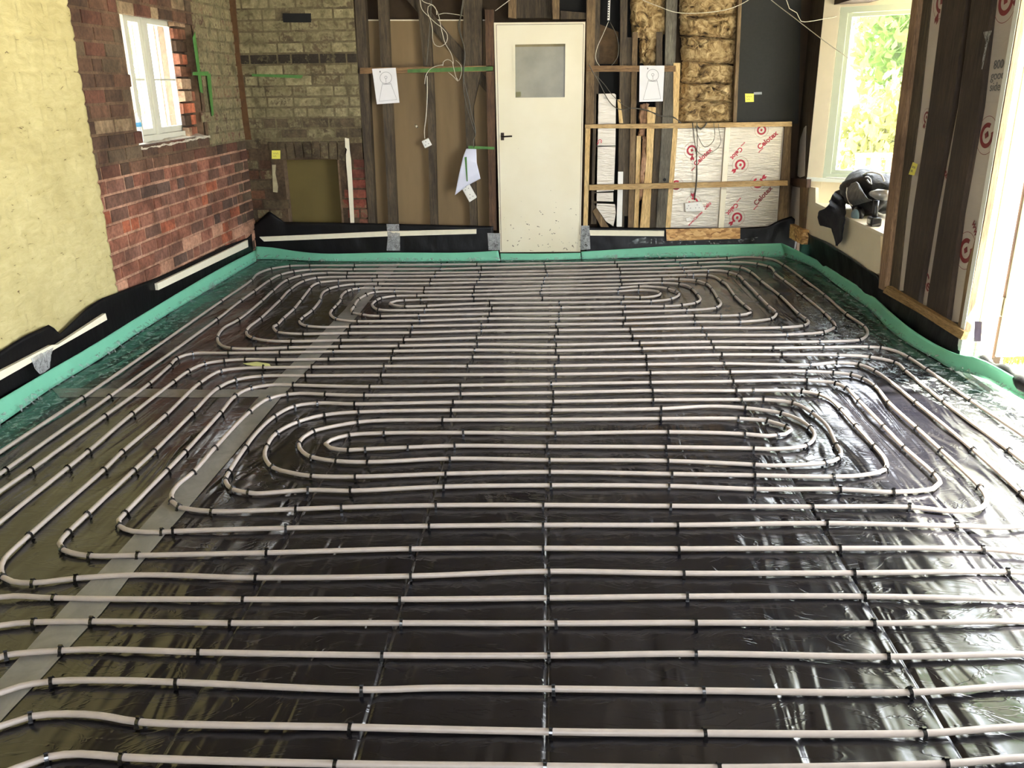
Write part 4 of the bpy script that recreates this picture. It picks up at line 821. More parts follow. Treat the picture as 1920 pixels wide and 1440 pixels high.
# ================================================================== THINGS PINNED AND HANGING ON THE BACK WALL
def drawing(uv, c, r, top, bot, label, d):
    o = tag(SB('paper_drawing', uv, d-.0012, d, M['paper']), label, 'drawing'); q = d+.0015; L = MB(); tr = .0011
    def line(pts, closed=False): V, F = tube_vf([PB(u, v, q) for u, v in pts], tr, 4, closed); L.add(V, F)
    line([(c[0]+r*math.cos(a), c[1]+r*math.sin(a)) for a in np.linspace(0, 2*math.pi, 28)[:-1]], True)
    line([(c[0]+r*.22*math.cos(a), c[1]-1+r*.22*math.sin(a)) for a in np.linspace(0, 2*math.pi, 10)[:-1]], True); line([(c[0], c[1]+1), (c[0]+.3, c[1]+r*.75)])
    line(top); line([top[0], bot[0], bot[1], top[1]]); line([(top[0][0]+1, top[0][1]+2), (top[1][0]-1, top[1][1]+2)])
    L.build('pencil_lines', M['pencil'], o)
    V, F = tube_vf([PB(uv[0][0]+(15 if d < .035 else 15), uv[0][1]+4, q), PB(uv[0][0]+15.3, uv[0][1]+7, q+.001)], .003, 6); mesh('pin', V, F, M['black'], o); return o
drawing([(697.5, 129), (706.5, 195.5), (749, 192.5), (742, 127)], (723.5, 146), 11, [(717, 156.5), (732.5, 156)], [(711, 190), (744, 186.5)], 'tilted sheet with a keyhole shaped pencil drawing, pinned left of the door', .036)
drawing([(1199.4, 123), (1198.7, 191), (1243, 190), (1246, 123)], (1224, 141), 11, [(1216, 150.5), (1232, 151)], [(1206, 187), (1239, 185)], 'upright sheet with a keyhole shaped pencil drawing, pinned right of the door', .036)
# hanging sheet with tape
P0 = PB(877, 274, .03)
sh = [[PB(*p, d=.03) for p in ((874, 279), (883, 277.5), (893, 278.5))], [PB(*p, d=.10) for p in ((868, 295), (882, 300), (894, 306))],
      [PB(*p, d=.09) for p in ((860, 330), (882, 330), (898, 322))], [PB(*p, d=.05) for p in ((853, 366), (876, 348), (901, 335))]]
hp = tag(sheet('hanging_paper', sh, plain('cool white paper', srgb(224, 226, 240), .7, .02, 10, 0), amp=.004, freq=5, axis=(0, 1, 0), nu=16, nv=20, seed=3, solid=.0008), 'curled white sheet hanging from green tape left of the door handle', 'paper')
sheet('green_tape', [[PB(871, 295, .108), PB(875, 294, .108)], [PB(875, 340, .098), PB(877, 340, .098)]], M['green_tape'], hp, nu=4, nv=10)
tag(SB('masking_tape', [(878, 273.5), (878, 279), (927, 280.5), (927, 275.5)], .034, .036, M['green_tape']), 'green masking tape holding the curled sheet beside the door', 'tape')
def socket(uv, d, label, pat, name='socket'):
    o = tag(SB(name, uv, d, d+.03, M['white']), label, 'socket'); b = o.modifiers.new('bevel', 'BEVEL'); b.width = .006; b.segments = 2
    P = [PB(u, v, d+.0305) for u, v in uv]; L = MB()
    for s, t in pat:
        c = (P[0]*(1-s)+P[3]*s)*(1-t)+(P[1]*(1-s)+P[2]*s)*t; L.add(*box_vf(c-np.array((.0035, .001, .0025)), c+np.array((.0035, .001, .0025))))
    L.build('pin_holes', M['black'], o); return o
one = [(.5, .3), (.3, .65), (.7, .65)]
socket([(790, 265), (796.5, 278.5), (809.5, 272), (802.5, 258.5)], -.02, 'single white socket dangling at an angle on its cable', [(.5, .3), (.28, .66), (.72, .66)])
socket([(864.5, 351.5), (880, 379.5), (894, 370.5), (879, 344)], .0, 'double white socket hanging askew below the curled sheet', [(.5, .1), (.3, .25), (.7, .25), (.5, .62), (.3, .8), (.7, .8)])
s3 = socket([(1283.7, 381), (1285, 398), (1317, 396), (1316, 378)], -.02, 'double white socket hanging in front of the foil board', [(.22, .3), (.12, .6), (.32, .6), (.72, .3), (.62, .6), (.82, .6)])
tag(SB('torn_card', [(1316, 380), (1317, 396), (1322, 394)], -.02, -.012, M['white']), 'torn white corner of card beside the double socket on foil', 'card')
tag(SB('white_offcut', [(1286, 409), (1288, 415), (1296.5, 413), (1294, 407)], -.025, -.015, M['white']), 'tiny white square stuck low on the left foil board', 'card')
def cab(pts, r, mat, label, d=.05, name='cable', dd=None):
    P = [PB(p[0], p[1], p[2] if len(p) > 2 else d) for p in pts]; return tag(tube(name, P, r, M[mat], seg=6, step=.02), label, 'cable')
cr2 = lambda L: [(660+x/6.857, y/6.857)+tuple(e) for x, y, *e in L]
cab(cr2([(870, -120), (875, 0), (900, 120), (990, 215), (1080, 300), (1160, 360), (1225, 450), (1215, 540), (1130, 600), (1060, 570), (1035, 480), (1035, 380), (1010, 260), (970, 150), (978, 85), (1020, 60), (1080, 120), (1120, 220), (1140, 330), (1165, 440), (1200, 560), (1270, 680), (1300, 780), (1298, 850, .04)]), .0028, 'cable', 'pale cable tangled in a long loop above the green painted batten')
cab(cr2([(895, -60), (900, 5), (960, 40), (1040, 65), (1085, 130), (1090, 190)]), .003, 'cable', 'short thick pale cable end curling at the top of the tangle', .07)
cab(cr2([(1025, -120), (1020, 0), (1010, 200), (990, 450), (970, 700), (955, 840)]), .0045, 'cable_dark', 'straight grey cable dropping down to the green painted batten', .035)
cab(cr2([(1168, 850), (1172, 800), (1230, 765), (1290, 800), (1302, 850), (1340, 1000), (1360, 1045), (1300, 980), (1240, 930)]), .0025, 'cable', 'pale cable coiled over the green painted batten', .045)
cab(cr2([(1170, 835), (1100, 845), (1010, 885), (950, 970), (935, 1080)]), .0028, 'cable', 'pale cable end drooping over the batten beside the thin stud', .045)
cab(cr2([(965, 975), (968, 1150), (960, 1400), (945, 1560), (930, 1680), (935, 1780)]), .004, 'cable', 'dusty white cable feeding the single socket', .01)
cab(cr2([(1335, 775), (1400, 840), (1405, 950), (1370, 1040), (1345, 1000)]), .0022, 'cable', 'thin loose pale loop right of the coiled cable', .04)
cab(cr2([(1430, -120), (1425, 0), (1390, 230), (1365, 330), (1400, 470), (1440, 600), (1445, 750), (1430, 900), (1450, 1080), (1500, 1280), (1530, 1440), (1590, 1720), (1560, 1810), (1570, 1900)]), .0045, 'cable_dark', 'dark cable running down the wide stud to the curled sheet', .035)
cab(cr2([(1445, -120), (1440, 0), (1405, 200), (1385, 330), (1430, 560), (1455, 700), (1440, 900), (1430, 1040), (1440, 1200), (1490, 1420), (1560, 1640), (1590, 1730)]), .003, 'cable_dark', 'thin dark cable beside the one on the wide stud', .045)
cab(cr2([(1120, 185), (1180, 170), (1330, 185), (1430, 205), (1540, 262)]), .003, 'cable', 'short pale cable lying across the dark boards near the door top', -.05)
cab(cr2([(1840, 140), (1920, 80), (2000, 20), (2100, -60)]), .003, 'cable', 'pale cable rising away above the top left of the door', .0)
cr7 = lambda L: [(1090+x/6.857, y/6.857)+tuple(e) for x, y, *e in L]
cab(cr7([(350, 275), (280, 440), (205, 610), (183, 720), (195, 790), (235, 845, .03)]), .0028, 'cable', 'pale side of the cable loop hanging right of the door', .0)
cab(cr7([(365, 280), (430, 400), (470, 520), (480, 620), (462, 740), (385, 845, .03)]), .0028, 'cable_dark', 'dark side of the cable loop hanging right of the door', .0)
sp = tag(SB('perforated_strap', [(1141, -20), (1139, 38), (1143, 38), (1145, -20)], -.01, .0, M['white']), 'black and white fixing strap hanging above the cable loop', 'strap')
L = MB()
for k in range(9): c = PB(1141.7+(-.15*k), -4+k*4.6, .001); L.add(*box_vf(c-np.array((.005, .001, .004)), c+np.array((.005, .001, .004))))
L.build('strap_holes', M['black'], sp)
cab(cr7([(100, 830, .04), (150, 930, .04), (230, 1060), (330, 1260), (420, 1370), (520, 1410), (640, 1390), (740, 1395), (860, 1420), (1000, 1490), (1200, 1520), (1300, 1600), (1340, 1640)]), .004, 'cable_dark', 'grey cable sagging from the door to the foil boards', .03)
cab(cr7([(190, 970), (300, 1090), (380, 1200), (470, 1290), (600, 1380), (720, 1400), (900, 1440), (1050, 1490), (1180, 1500), (1290, 1590)]), .003, 'cable_dark', 'thinner grey cable sagging just above the first toward the foil boards', .035)
cr6 = lambda L: [(1240+x/6, 220+y/6)+tuple(e) for x, y, *e in L]
cab(cr6([(350, 60), (360, 130), (372, 250), (392, 400), (395, 560), (390, 720), (375, 860), (370, 930)]), .004, 'cable_dark', 'grey cable dropping to the double socket on the foil, left of two', .055)
cab(cr6([(400, 60), (402, 130), (405, 270), (398, 430), (402, 600), (395, 760), (380, 880), (375, 930)]), .004, 'cable_dark', 'grey cable dropping to the double socket on the foil, right of two', .06)
cab(cr6([(590, 60), (598, 230), (560, 300), (490, 335), (420, 230), (385, 100)]), .0028, 'cable_dark', 'small grey cable loop over the left foil board', .05)
cab(cr6([(640, 70), (655, 180), (670, 270), (640, 340), (560, 395), (470, 425), (415, 395), (390, 350)]), .0025, 'cable_dark', 'wider thin grey cable loop reaching toward the pale upright', .05)
cab(cr6([(510, 60), (480, 110), (440, 135), (400, 90)]), .006, 'cable_dark', 'thick grey cable curl on the rail above the left foil board', .05)
def note(uv, d, label, P=PB, S=SB):
    o = tag(S('sticky_note', uv, d, d+.0015, M['postit']), label, 'note'); q = d+.003; L = MB(); A = [P(u, v, q) for u, v in uv]
    bl = lambda s, t: (A[0]*(1-s)+A[3]*s)*(1-t)+(A[1]*(1-s)+A[2]*s)*t
    for t0, n in ((.35, 5), (.68, 3)):
        V, F = tube_vf([bl(.14+.1*k*1.3, t0+(.09 if k % 2 else -.09)) for k in range(n+1)], .0011, 4); L.add(V, F)
    L.build('scribble', M['pencil'], o); return o
note([(509.5, 282), (509.5, 298), (525.5, 298), (525.5, 282)], .03, 'yellow sticky note beside the arched fireplace opening')
n2 = note([(1397, 175.5), (1397.5, 191.5), (1413.5, 191), (1413.5, 175.5)], -.044, 'yellow sticky note on the charcoal board')
tag(SB('clear_tape', [(1413.5, 173), (1413.5, 177.5), (1428.5, 177), (1428.5, 172.5)], -.044, -.042, M['grey_tape']), 'short grey tape beside the sticky note on the charcoal board', 'tape')
tag(SB('masking_tape', [(472, 138.5), (472, 143), (565, 147), (568, 141)], .016, .019, M['green_tape']), 'green tape strip across the whitewashed brick near the corner', 'tape')
tag(SL('green_paint_streak', [(362, 70), (366, 60), (374, 120), (381, 175), (376, 172)], .016, .02, M['green_tape']), 'green paint streak slanting down the brick right of the left window', 'paint mark')
tag(SL('green_paint_streak', [(388, 138), (395, 138), (401, 215), (398, 218)], .016, .02, M['green_tape']), 'lower green paint streak nearer the corner', 'paint mark')
tag(SL('masking_tape', [(362, 135), (362, 141), (391, 142), (391, 134)], .018, .021, M['green_tape']), 'short horizontal green tape joining the two paint streaks', 'tape')
tag(SB('plaster_scar', [(646.5, 258.5), (654, 260), (655.5, 282), (658, 300), (661, 350), (664, 418), (657, 418), (652, 340), (649, 305), (648.5, 290), (650.5, 280), (647, 276)], .010, .02, M['whitewood']), 'pale vertical strip of old plaster on the red brick right of the fireplace', 'plaster strip')
tag(SB('plaster_scar', [(510, 309), (517, 309), (516, 325), (521, 350), (520, 361), (512, 360)], .010, .017, plain('old plaster', srgb(168, 158, 124), .9, .15, 20, .3)), 'small pale patch of plaster on the brick left of the fireplace', 'plaster strip')
V, F = tube_vf([PB(779, 235, -.10), PB(782, 238, -.08)], [.008, .011], 8); tag(mesh('plaster_blob', V, F, M['whitewood'], smooth=True), 'small pale blob on the hardboard above the single socket', 'blob')

# ================================================================== LEFT WINDOW
dW = -.09
M['cream2'] = plain('aged white window paint', srgb(204, 202, 184), .45, .03, 10, .03)
w1 = empty('window_1', (XL+dW, 6.1, 1.5)); struct(w1)
# frame drawn on its own plane, set back in the reveal
A = lambda u, v: PL(u, v, dW)
ya, yb = A(228.7, 6)[1]-.02, A(324, 26)[1]+.015
za, zb = A(355, 255)[2]-.01, A(322, 26)[2]+.02
ym = A(273, 60)[1]; t = .05
_j = [0]
def bar(mb, y0, y1, z0, z1, x0=0, x1=.05): _j[0] += 1; e = (_j[0] % 7)*.0004; mb.add(*box_vf((XL+dW-x1+e, y0+e, z0+e), (XL+dW-x0-e, y1-e, z1-e)))
f = MB(); bar(f, ya, ya+t, za, zb); bar(f, yb-t, yb, za, zb); bar(f, ya, yb, zb-t, zb); bar(f, ya-.01, yb, za, za+.055, -.015); bar(f, ym-.035, ym+.035, za, zb, -.004)
f.build('window_frame', M['cream2'], w1)
for (y0, y1) in ((ya+t, ym-.035), (ym+.035, yb-t)):
    s = MB(); z0, z1 = za+.055, zb-t; q = .04
    bar(s, y0, y0+q, z0, z1, .012); bar(s, y1-q, y1, z0, z1, .012); bar(s, y0, y1, z1-q-.02, z1, .012); bar(s, y0, y1, z0, z0+q, .012)
    so = s.build('casement', M['cream2'], w1)
    g = MB(); zm = z0+(z1-z0)*.46; bar(g, y0, y1, zm-.008, zm+.008, .02, .04); bar(g, (y0+y1)/2-.006, (y0+y1)/2+.006, z0, z1, .02, .04); g.build('glazing_bar', M['cream2'], so)
    g = MB(); bar(g, y0+q, y1-q, z0+q, z1-q, .030, .033); g.build('glass_pane', M['glass'], so)
tag(sheet('mortar_sill', [[(XL-.09, WLY0, 1.115), (XL-.09, WLY1, 1.13)], [(XL+.006, WLY0-.02, 1.10), (XL+.006, WLY1+.06, 1.112)], [(XL+.008, WLY0-.02, 1.085), (XL+.008, WLY1+.06, 1.095)]], plain('rough cement', srgb(190, 180, 160), .9, .3, 30, .8), amp=.014, freq=14, axis=(0, 0, 1), nu=60, nv=10, seed=2),
    'rough cement sill under the left window', 'sill')
# plastic bottle on the sill
bp = PL(271, 272, -.035); bx, by = XL-.04, WLY0+.062; prof = [(0, 0), (.028, .002), (.031, .02), (.03, .06), (.031, .065), (.031, .10), (.03, .105), (.031, .13), (.026, .155), (.013, .178), (.012, .19)]
def lathe(name, c, prof, mat, parent=None, n=20):
    V = []; F = []
    for r, z in prof:
        for k in range(n): a = 2*math.pi*k/n; V.append((c[0]+r*math.cos(a), c[1]+r*math.sin(a), c[2]+z))
    for j in range(len(prof)-1):
        for k in range(n): F.append((j*n+k, j*n+(k+1) % n, (j+1)*n+(k+1) % n, (j+1)*n+k))
    return mesh(name, V, F, mat, parent, True)
c = (bx, by, 1.125); bo = empty('water_bottle', c); tag(bo, 'clear plastic water bottle with a blue band on the left window sill', 'bottle')
lathe('bottle_body', c, prof, M['bottle'], bo); lathe('bottle_label', c, [(.0318, .10), (.0322, .101), (.0322, .125), (.0318, .126)], plain('blue label', srgb(70, 150, 190), .4, .1, 20, 0), bo)
lathe('bottle_cap', c, [(0.0, .205), (.014, .205), (.0145, .188), (0.0, .188)], M['white'], bo)

# ================================================================== RIGHT WALL: corner, bay window with seat
stud2 = lambda uv, d0, d1, mat, label, name='wall_stud', cat='stud': tag(SR(name, uv, d0, d1, M[mat]), label, cat)
stud2([(1511, -20), (1549, -20), (1532, 130), (1513, 334), (1510, 350), (1500, 430), (1490, 430), (1484, 334)], -.10, .0, 'stud', 'dark post in the right corner beside the bay window')
tag(SR('foil_strip', [(1500, 262), (1507, 240), (1511, 236), (1508, 330), (1500, 333), (1495, 330)], -.0, .004, M['foil_dull']), 'worn pale strip on the corner post beside the bay window', 'foil strip')
tag(SR('foil_offcut', [(1482, 349), (1500, 352), (1498, 428), (1484, 420)], .0, .012, M['foil_dull']), 'narrow foil faced piece in the corner under the dark block', 'insulation offcut')
stud2([(1500, 350), (1512, 352), (1506, 432), (1498, 428)], .0, .02, 'stud_mid', 'short brown upright between the corner foil and the cream seat')
stud2([(1480, 334), (1513, 336), (1512, 352), (1479, 346)], .0, .035, 'stud_brown', 'short dark block crossing the corner post at rail height', 'cross_batten', 'block')
# bay: a canted far light, seat and panels
b0 = np.array((XR+.02, PR(1548, 20, -.02)[1]+.02)); dirc = nrm((.84, -.54)); outn = np.array((-dirc[1], dirc[0]))*1   # towards the outside (+y side)
b0 = pl(1545, 200, 0, XR+.05)[:2]+np.array((0, .06))
def Bay(s, z, off=0): q = b0+dirc*s+outn*off; return np.array((q[0], q[1], z))
def bayuv(u, v, off=0):   # where the ray meets the plane of the canted light
    n = np.array((outn[0], outn[1], 0)); p0 = Bay(0, 0, off); d = ray(u, v); t = np.dot(p0-CAMP, n)/np.dot(d, n); return CAMP+d*t
def bslab(name, uv, o0, o1, mat, parent=None): return prism(name, [bayuv(u, v, o1) for u, v in uv], tuple(np.array((outn[0], outn[1], 0))*(o0-o1)), mat, parent)
w2 = empty('window_2', tuple(Bay(.4, 1.2))); struct(w2)
zs0 = bayuv(1560, 318)[2]; zs1 = bayuv(1600, 32)[2]; s0 = np.dot(bayuv(1574, 200)[:2]-b0, dirc); print('bay', b0, zs0, zs1, s0, bayuv(1540, 332), bayuv(1545, 200))
S1 = .98
def bb(mb, sa, sb, z0, z1, o0, o1):
    _j[0] += 1; e = (_j[0] % 7)*.0004; sa += e; sb -= e; z0 += e; z1 -= e; o0 += e; o1 -= e
    P = [Bay(sa, z0, o0), Bay(sb, z0, o0), Bay(sb, z1, o0), Bay(sa, z1, o0)]; v = np.array((outn[0], outn[1], 0))*(o1-o0); mb.add(*prism_vf(P, v))
sA = np.dot(bayuv(1556, 200)[:2]-b0, dirc); sB = np.dot(bayuv(1576, 200)[:2]-b0, dirc); zA = bayuv(1545, 333)[2]; zB = bayuv(1600, 20)[2]
f = MB(); bb(f, sA, sB-.02, zA, zB+.03, 0, .07); bb(f, S1-.07, S1, zA, zB+.03, 0, .07); bb(f, sA, S1, zB-.012, zB+.035, 0, .07); bb(f, sA, S1, zA, zA+.035, 0, .07)
fix(f.build('window_frame', M['sage'], w2))
f = MB(); bb(f, sB-.025, sB+.012, zA+.035, zB-.012, .012, .05); bb(f, S1-.1, S1-.07, zA+.035, zB-.012, .012, .05); bb(f, sB-.025, S1-.07, zA+.035, zs0, .012, .05); bb(f, sB-.025, S1-.07, zs1, zB-.012, .012, .05)
fix(f.build('casement', M['sage'], w2))
f = MB(); bb(f, sB, S1-.1, zs0-.01, zs1+.01, .03, .034); fix(f.build('glass_pane', M['glass'], w2))
f = MB(); bb(f, -.06, sA, zA-.1, zB+.3, -.005, .08); bb(f, -.06, S1, zB+.03, ZC, -.004, .08); fix(f.build('window_lining', M['cream'], w2))
f = MB(); bb(f, -.05, S1, zA-.03, zA, -.05, .05); fix(f.build('window_sill', M['gwhite'], w2))
f = MB(); bb(f, -.06, S1, .2, zA-.03, .0, .06); fix(f.build('apron_panel', M['cream'], w2))
tag(prism('sill_offcut', [Bay(.10, zA+.001, -.03), Bay(.30, zA+.001, -.045), Bay(.32, zA+.001, -.02), Bay(.13, zA+.001, -.012)], (0, 0, .008), M['white']), 'thin white offcut lying on the bay window sill', 'offcut')
# outer front of the bay (out of this view) with its own glazing, roof and the wall head over the opening
pE = Bay(S1, 0); xE = pE[0]; w3 = empty('window_3', (xE, (pE[1]+BAYY0)/2, 1.2)); struct(w3)
f = MB(); f.add(*box_vf((xE, BAYY0-.06, .2), (xE+.07, pE[1], zA))); f.add(*box_vf((xE, BAYY0-.06, zB), (xE+.07, pE[1], ZC)))
for y in (BAYY0-.06, (BAYY0+pE[1])/2-.03, pE[1]-.06): f.add(*box_vf((xE, y, zA), (xE+.07, y+.06, zB)))
f.build('window_frame', M['sage'], w3); box('glass_pane', (xE+.03, BAYY0, zA), (xE+.034, pE[1], zB), M['glass'], w3)
struct(prism('ceiling', [(XR+.06, BAYY0-.06, 2.12), (xE+.07, BAYY0-.06, 2.12), (xE+.07, pE[1], 2.12), (XR+.06, YB+.1, 2.12)], (0, 0, .08), M['cream']))
struct(box('wall_right', (XR+.05, BAYY0-.08, .0), (xE+.07, BAYY0-.06, ZC), M['cream']))
# seat
zS = PR(1590, 408)[2]; print('seat z', zS, PR(1528.7, 384), PR(1651, 438), PR(1505, 430), PR(1642, 510))
st = empty('window_seat', (XR+.02, 6.7, 0)); tag(st, 'cream boxed window seat in the bay, with a dark jacket over its edge', 'window seat')
SR('front_panel', [(1511.5, 349), (1529, 352), (1529, 384), (1651, 438), (1651, 512), (1644, 513), (1507, 441), (1504, 430)], -.03, -.004, M['cream'], st)
zt = zS; yT = PR(1528.7, 384)[1]
prism('seat_top', [(XR+.0, BAYY0-.02, zt), (xE, BAYY0-.02, zt), (xE, pE[1], zt), (XR+.03, yT+.0, zt), (XR+.0, yT, zt)], (0, 0, -.02), plain('pale seat board', srgb(232, 222, 196), .45, .03, 10, .03), st)
stud2([(1509, 432), (1509, 441), (1648, 516), (1648, 530), (1652, 545), (1652, 552), (1508, 452)], -.055, -.035, 'dark_y', 'dark timber sill plate beneath the window seat', 'sole_plate', 'timber')  # plain dark brown wood colour

# tools and clothes on the seat (placed on the seat plane / just in front of it)
cs = lambda x, y: (1440+x/7.385, 300+y/7.385)
def SP(x, y, X): u, v = cs(x, y); return pl(u, v, 0, X)
M['jacket'] = plain('navy black cloth', srgb(20, 20, 30), .9, .2, 14, .6); M['bagblk'] = plain('black bag fabric', srgb(22, 22, 24), .55, .3, 30, .5); M['rubber'] = plain('dusty grey rubber', srgb(70, 70, 68), .5, .55, 22, .6)
M['toolsilver'] = plain('silver tool body', srgb(190, 190, 188), .3, .1, 20, .05, .7); M['toolblk'] = plain('black tool plastic', srgb(26, 26, 28), .3, .1, 20, .05); M['teal'] = plain('teal grey pad', srgb(104, 128, 138), .6, .1, 20, .1)
XJ = XR-.012
outl = [[(1100, 360), (1010, 400), (930, 440), (905, 480), (880, 530), (850, 580), (830, 630), (780, 680), (720, 700), (700, 740), (695, 800), (715, 870), (740, 908)],
        [(1110, 400), (1060, 450), (1010, 500), (980, 560), (950, 620), (930, 670), (900, 720), (880, 780), (870, 840), (870, 890), (880, 930), (890, 940), (895, 945)],
        [(1115, 450), (1100, 520), (1085, 580), (1080, 640), (1075, 700), (1075, 760), (1072, 820), (1060, 880), (1050, 950), (1040, 1020), (1020, 1090), (990, 1150), (960, 1190)]]
mid2 = [(1112, 420), (1080, 480), (1050, 540), (1030, 600), (1010, 660), (990, 720), (975, 780), (965, 840), (950, 900), (925, 960), (915, 1030), (925, 1100), (950, 1185)]
rows = [outl[0], outl[1], mid2, outl[2]]
R3 = []
for k, rr in enumerate(rows):
    R3.append([SP(x, y, XJ+(.16 if i < 3 else .10 if i < 5 else .03 if i < 6 else -.015-.02*math.sin(k*1.5+i*.4))) for i, (x, y) in enumerate(rr)])
tag(sheet('work_jacket', R3, M['jacket'], amp=.016, freq=9, axis=(1, .2, 0), nu=50, nv=24, seed=4, solid=.006), 'black navy work jacket hanging over the front edge of the window seat', 'jacket')
def blob(name, c, rx, ry, rz, mat, parent=None, rot=0, seed=0, amp=.1, flatb=0, sub=20):
    V = []; F = []; n = sub
    for j in range(n+1):
        th = math.pi*j/n
        for i in range(2*n):
            ph = math.pi*i/n; x, y, z = math.sin(th)*math.cos(ph), math.sin(th)*math.sin(ph), math.cos(th)
            q = 1+amp*(float(fbm(x*2+seed+3, y*2+z*2+5, seed))-.47)*2
            z2 = max(z, -1+flatb) if flatb else z
            X, Y = x*rx*q, y*ry*q; V.append((c[0]+X*math.cos(rot)-Y*math.sin(rot), c[1]+X*math.sin(rot)+Y*math.cos(rot), c[2]+z2*rz*q))
    F = [(j*2*n+i, j*2*n+(i+1) % (2*n), (j+1)*2*n+(i+1) % (2*n), (j+1)*2*n+i) for j in range(n) for i in range(2*n)]
    return mesh(name, V, F, mat, parent, True)
xb = XR+.22; pb = SP(1400, 560, xb); bgp = empty('tool_bag', (xb, pb[1], zS)); tag(bgp, 'bulging black tool bag with a worn grey flap on the window seat', 'bag')
topz = SP(1450, 130, xb)[2]; hb = (topz-zS)/2; yl = SP(1150, 600, xb)[1]; yr = SP(1690, 600, xb)[1]
blob('bag_body', (xb, (yl+yr)/2, zS+hb), .17, abs(yl-yr)/2+.02, hb*1.02, M['bagblk'], bgp, seed=2, amp=.34, flatb=.08)
# worn grey flap: a curved shell on the near left of the bag
fl = [[SP(x, y, xb-.16) for x, y in ((1095, 390), (1150, 330), (1225, 300), (1260, 330))], [SP(x, y, xb-.20) for x, y in ((1095, 470), (1180, 440), (1270, 430), (1330, 470))],
      [SP(x, y, xb-.205) for x, y in ((1115, 560), (1190, 550), (1290, 540), (1380, 540))], [SP(x, y, xb-.18) for x, y in ((1165, 635), (1230, 620), (1330, 590), (1435, 560))]]
sheet('bag_flap', fl, M['rubber'], bgp, amp=.006, freq=10, axis=(1, 0, 0), nu=20, nv=20, seed=4, solid=.006)
tube('bag_piping', [SP(x, y, xb-.19) for x, y in ((1095, 380), (1085, 450), (1110, 560), (1165, 635))], .004, M['white'], bgp)
tube('bag_handle', [SP(x, y, xb-.14) for x, y in ((1350, 240), (1385, 235), (1420, 270), (1430, 330), (1405, 320), (1370, 275))], .006, M['toolsilver'], bgp)
tube('bag_zip', [SP(x, y, xb-.10) for x, y in ((1300, 220), (1400, 170), (1500, 180), (1580, 220), (1610, 290))], .006, M['white'], bgp)
pd = SP(1235, 750, XR+.06); kn = empty('knee_pad', tuple(pd)); kn.location = (pd[0], pd[1], zS); tag(kn, 'black and teal knee pad leaning against the tool bag', 'knee pad')
blob('pad_shell', (pd[0]+.01, pd[1]+.01, pd[2]), .035, .075, .055, M['toolblk'], kn, seed=5, amp=.05); blob('pad_face', (pd[0]-.012, pd[1]-.008, pd[2]-.004), .03, .052, .042, M['teal'], kn, seed=6, amp=.04)
xd = XR+.05; dl = empty('cordless_drill', tuple(SP(1480, 800, xd))); dl.location.z = zS; tag(dl, 'black and silver cordless drill standing on its battery on the window seat', 'drill')
bc = SP(1475, 815, xd); hbz = .038
o = box('battery', (bc[0]-.035, bc[1]-.05, zS), (bc[0]+.035, bc[1]+.05, zS+.06), M['toolblk'], dl); b = o.modifiers.new('bevel', 'BEVEL'); b.width = .014; b.segments = 3
tube('grip', [np.array((bc[0], bc[1], zS+.05)), SP(1490, 650, xd), SP(1500, 560, xd)], .019, M['toolblk'], dl, 12)
q0, q1 = SP(1440, 465, xd), SP(1640, 490, xd)
V, F = tube_vf([q0, q0*.8+q1*.2, q0*.65+q1*.35, q0*.6+q1*.4, q1], [.016, .026, .028, .034, .034], 16); mesh('motor_body', V, F, M['toolsilver'], dl, True)
V, F = tube_vf([q0+(q0-q1)*.12, q0+(q0-q1)*.06, q0], [.008, .016, .020], 14); mesh('chuck', V, F, M['toolsilver'], dl, True)
box('battery_sticker', (bc[0]-.0356, bc[1]-.028, zS+.018), (bc[0]-.035, bc[1]+.028, zS+.045), M['white'], dl)
tag(prism('metal_rule', [SP(1440, 905, XR+.015), SP(1565, 880, XR+.05), SP(1565, 905, XR+.045), SP(1440, 925, XR+.01)], (0, 0, .004), M['toolsilver']), 'small shiny metal strip lying in front of the drill', 'strip')

# ================================================================== RIGHT WALL: timber boards and foil between bay and doorway
rr = lambda a, b, c, d: [(1640+x/6.857, v0+y/6.857) for (x, y, v0) in (a, b, c, d)]
def strip(name, L, Rr, d0, d1, mat, label, cat):    # L, R: u at given v values (down the wall)
    return tag(SR2(name, [(u, v) for u, v in L]+[(u, v) for u, v in Rr[::-1]], d0, d1, M[mat]), label, cat)
strip('wall_stud', [(1713, -20), (1684.5, 200), (1661, 400), (1651, 490), (1647, 540)], [(1724, -20), (1697.6, 200), (1674, 400), (1663, 500), (1658, 545)], -.10, .01, 'pine_post', 'tan post framing the near side of the bay window', 'stud')
strip('wall_stud', [(1723, -20), (1696, 200), (1673, 400), (1657, 540)], [(1747, -20), (1724, 200), (1698, 400), (1682, 555)], -.10, -.02, 'stud', 'dark stud directly right of the tan bay window post', 'stud')
strip('wall_stud', [(1770, -20), (1742, 200), (1711, 400), (1694, 540), (1694, 560)], [(1814, -20), (1786, 200), (1748, 400), (1722, 560), (1720, 578)], -.08, .0, 'dark_y', 'wide dark brown upright between the first and second foil strips', 'stud')
strip('wall_stud', [(1824, -20), (1797, 200), (1764, 400), (1739, 560), (1737, 575)], [(1861, -20), (1836, 200), (1800, 400), (1775, 595), (1773, 605)], -.08, .0, 'dark_y', 'wide dark brown upright between the second and third foil strips', 'stud')
strip('wall_stud', [(1912, -20), (1876, 200), (1842, 400), (1813, 500), (1798, 600), (1795, 612)], [(1919, -20), (1882, 200), (1848, 400), (1830, 500), (1812, 600), (1809, 622)], -.02, .012, 'stud_mid', 'brown door stud at the edge of the bright doorway', 'stud')
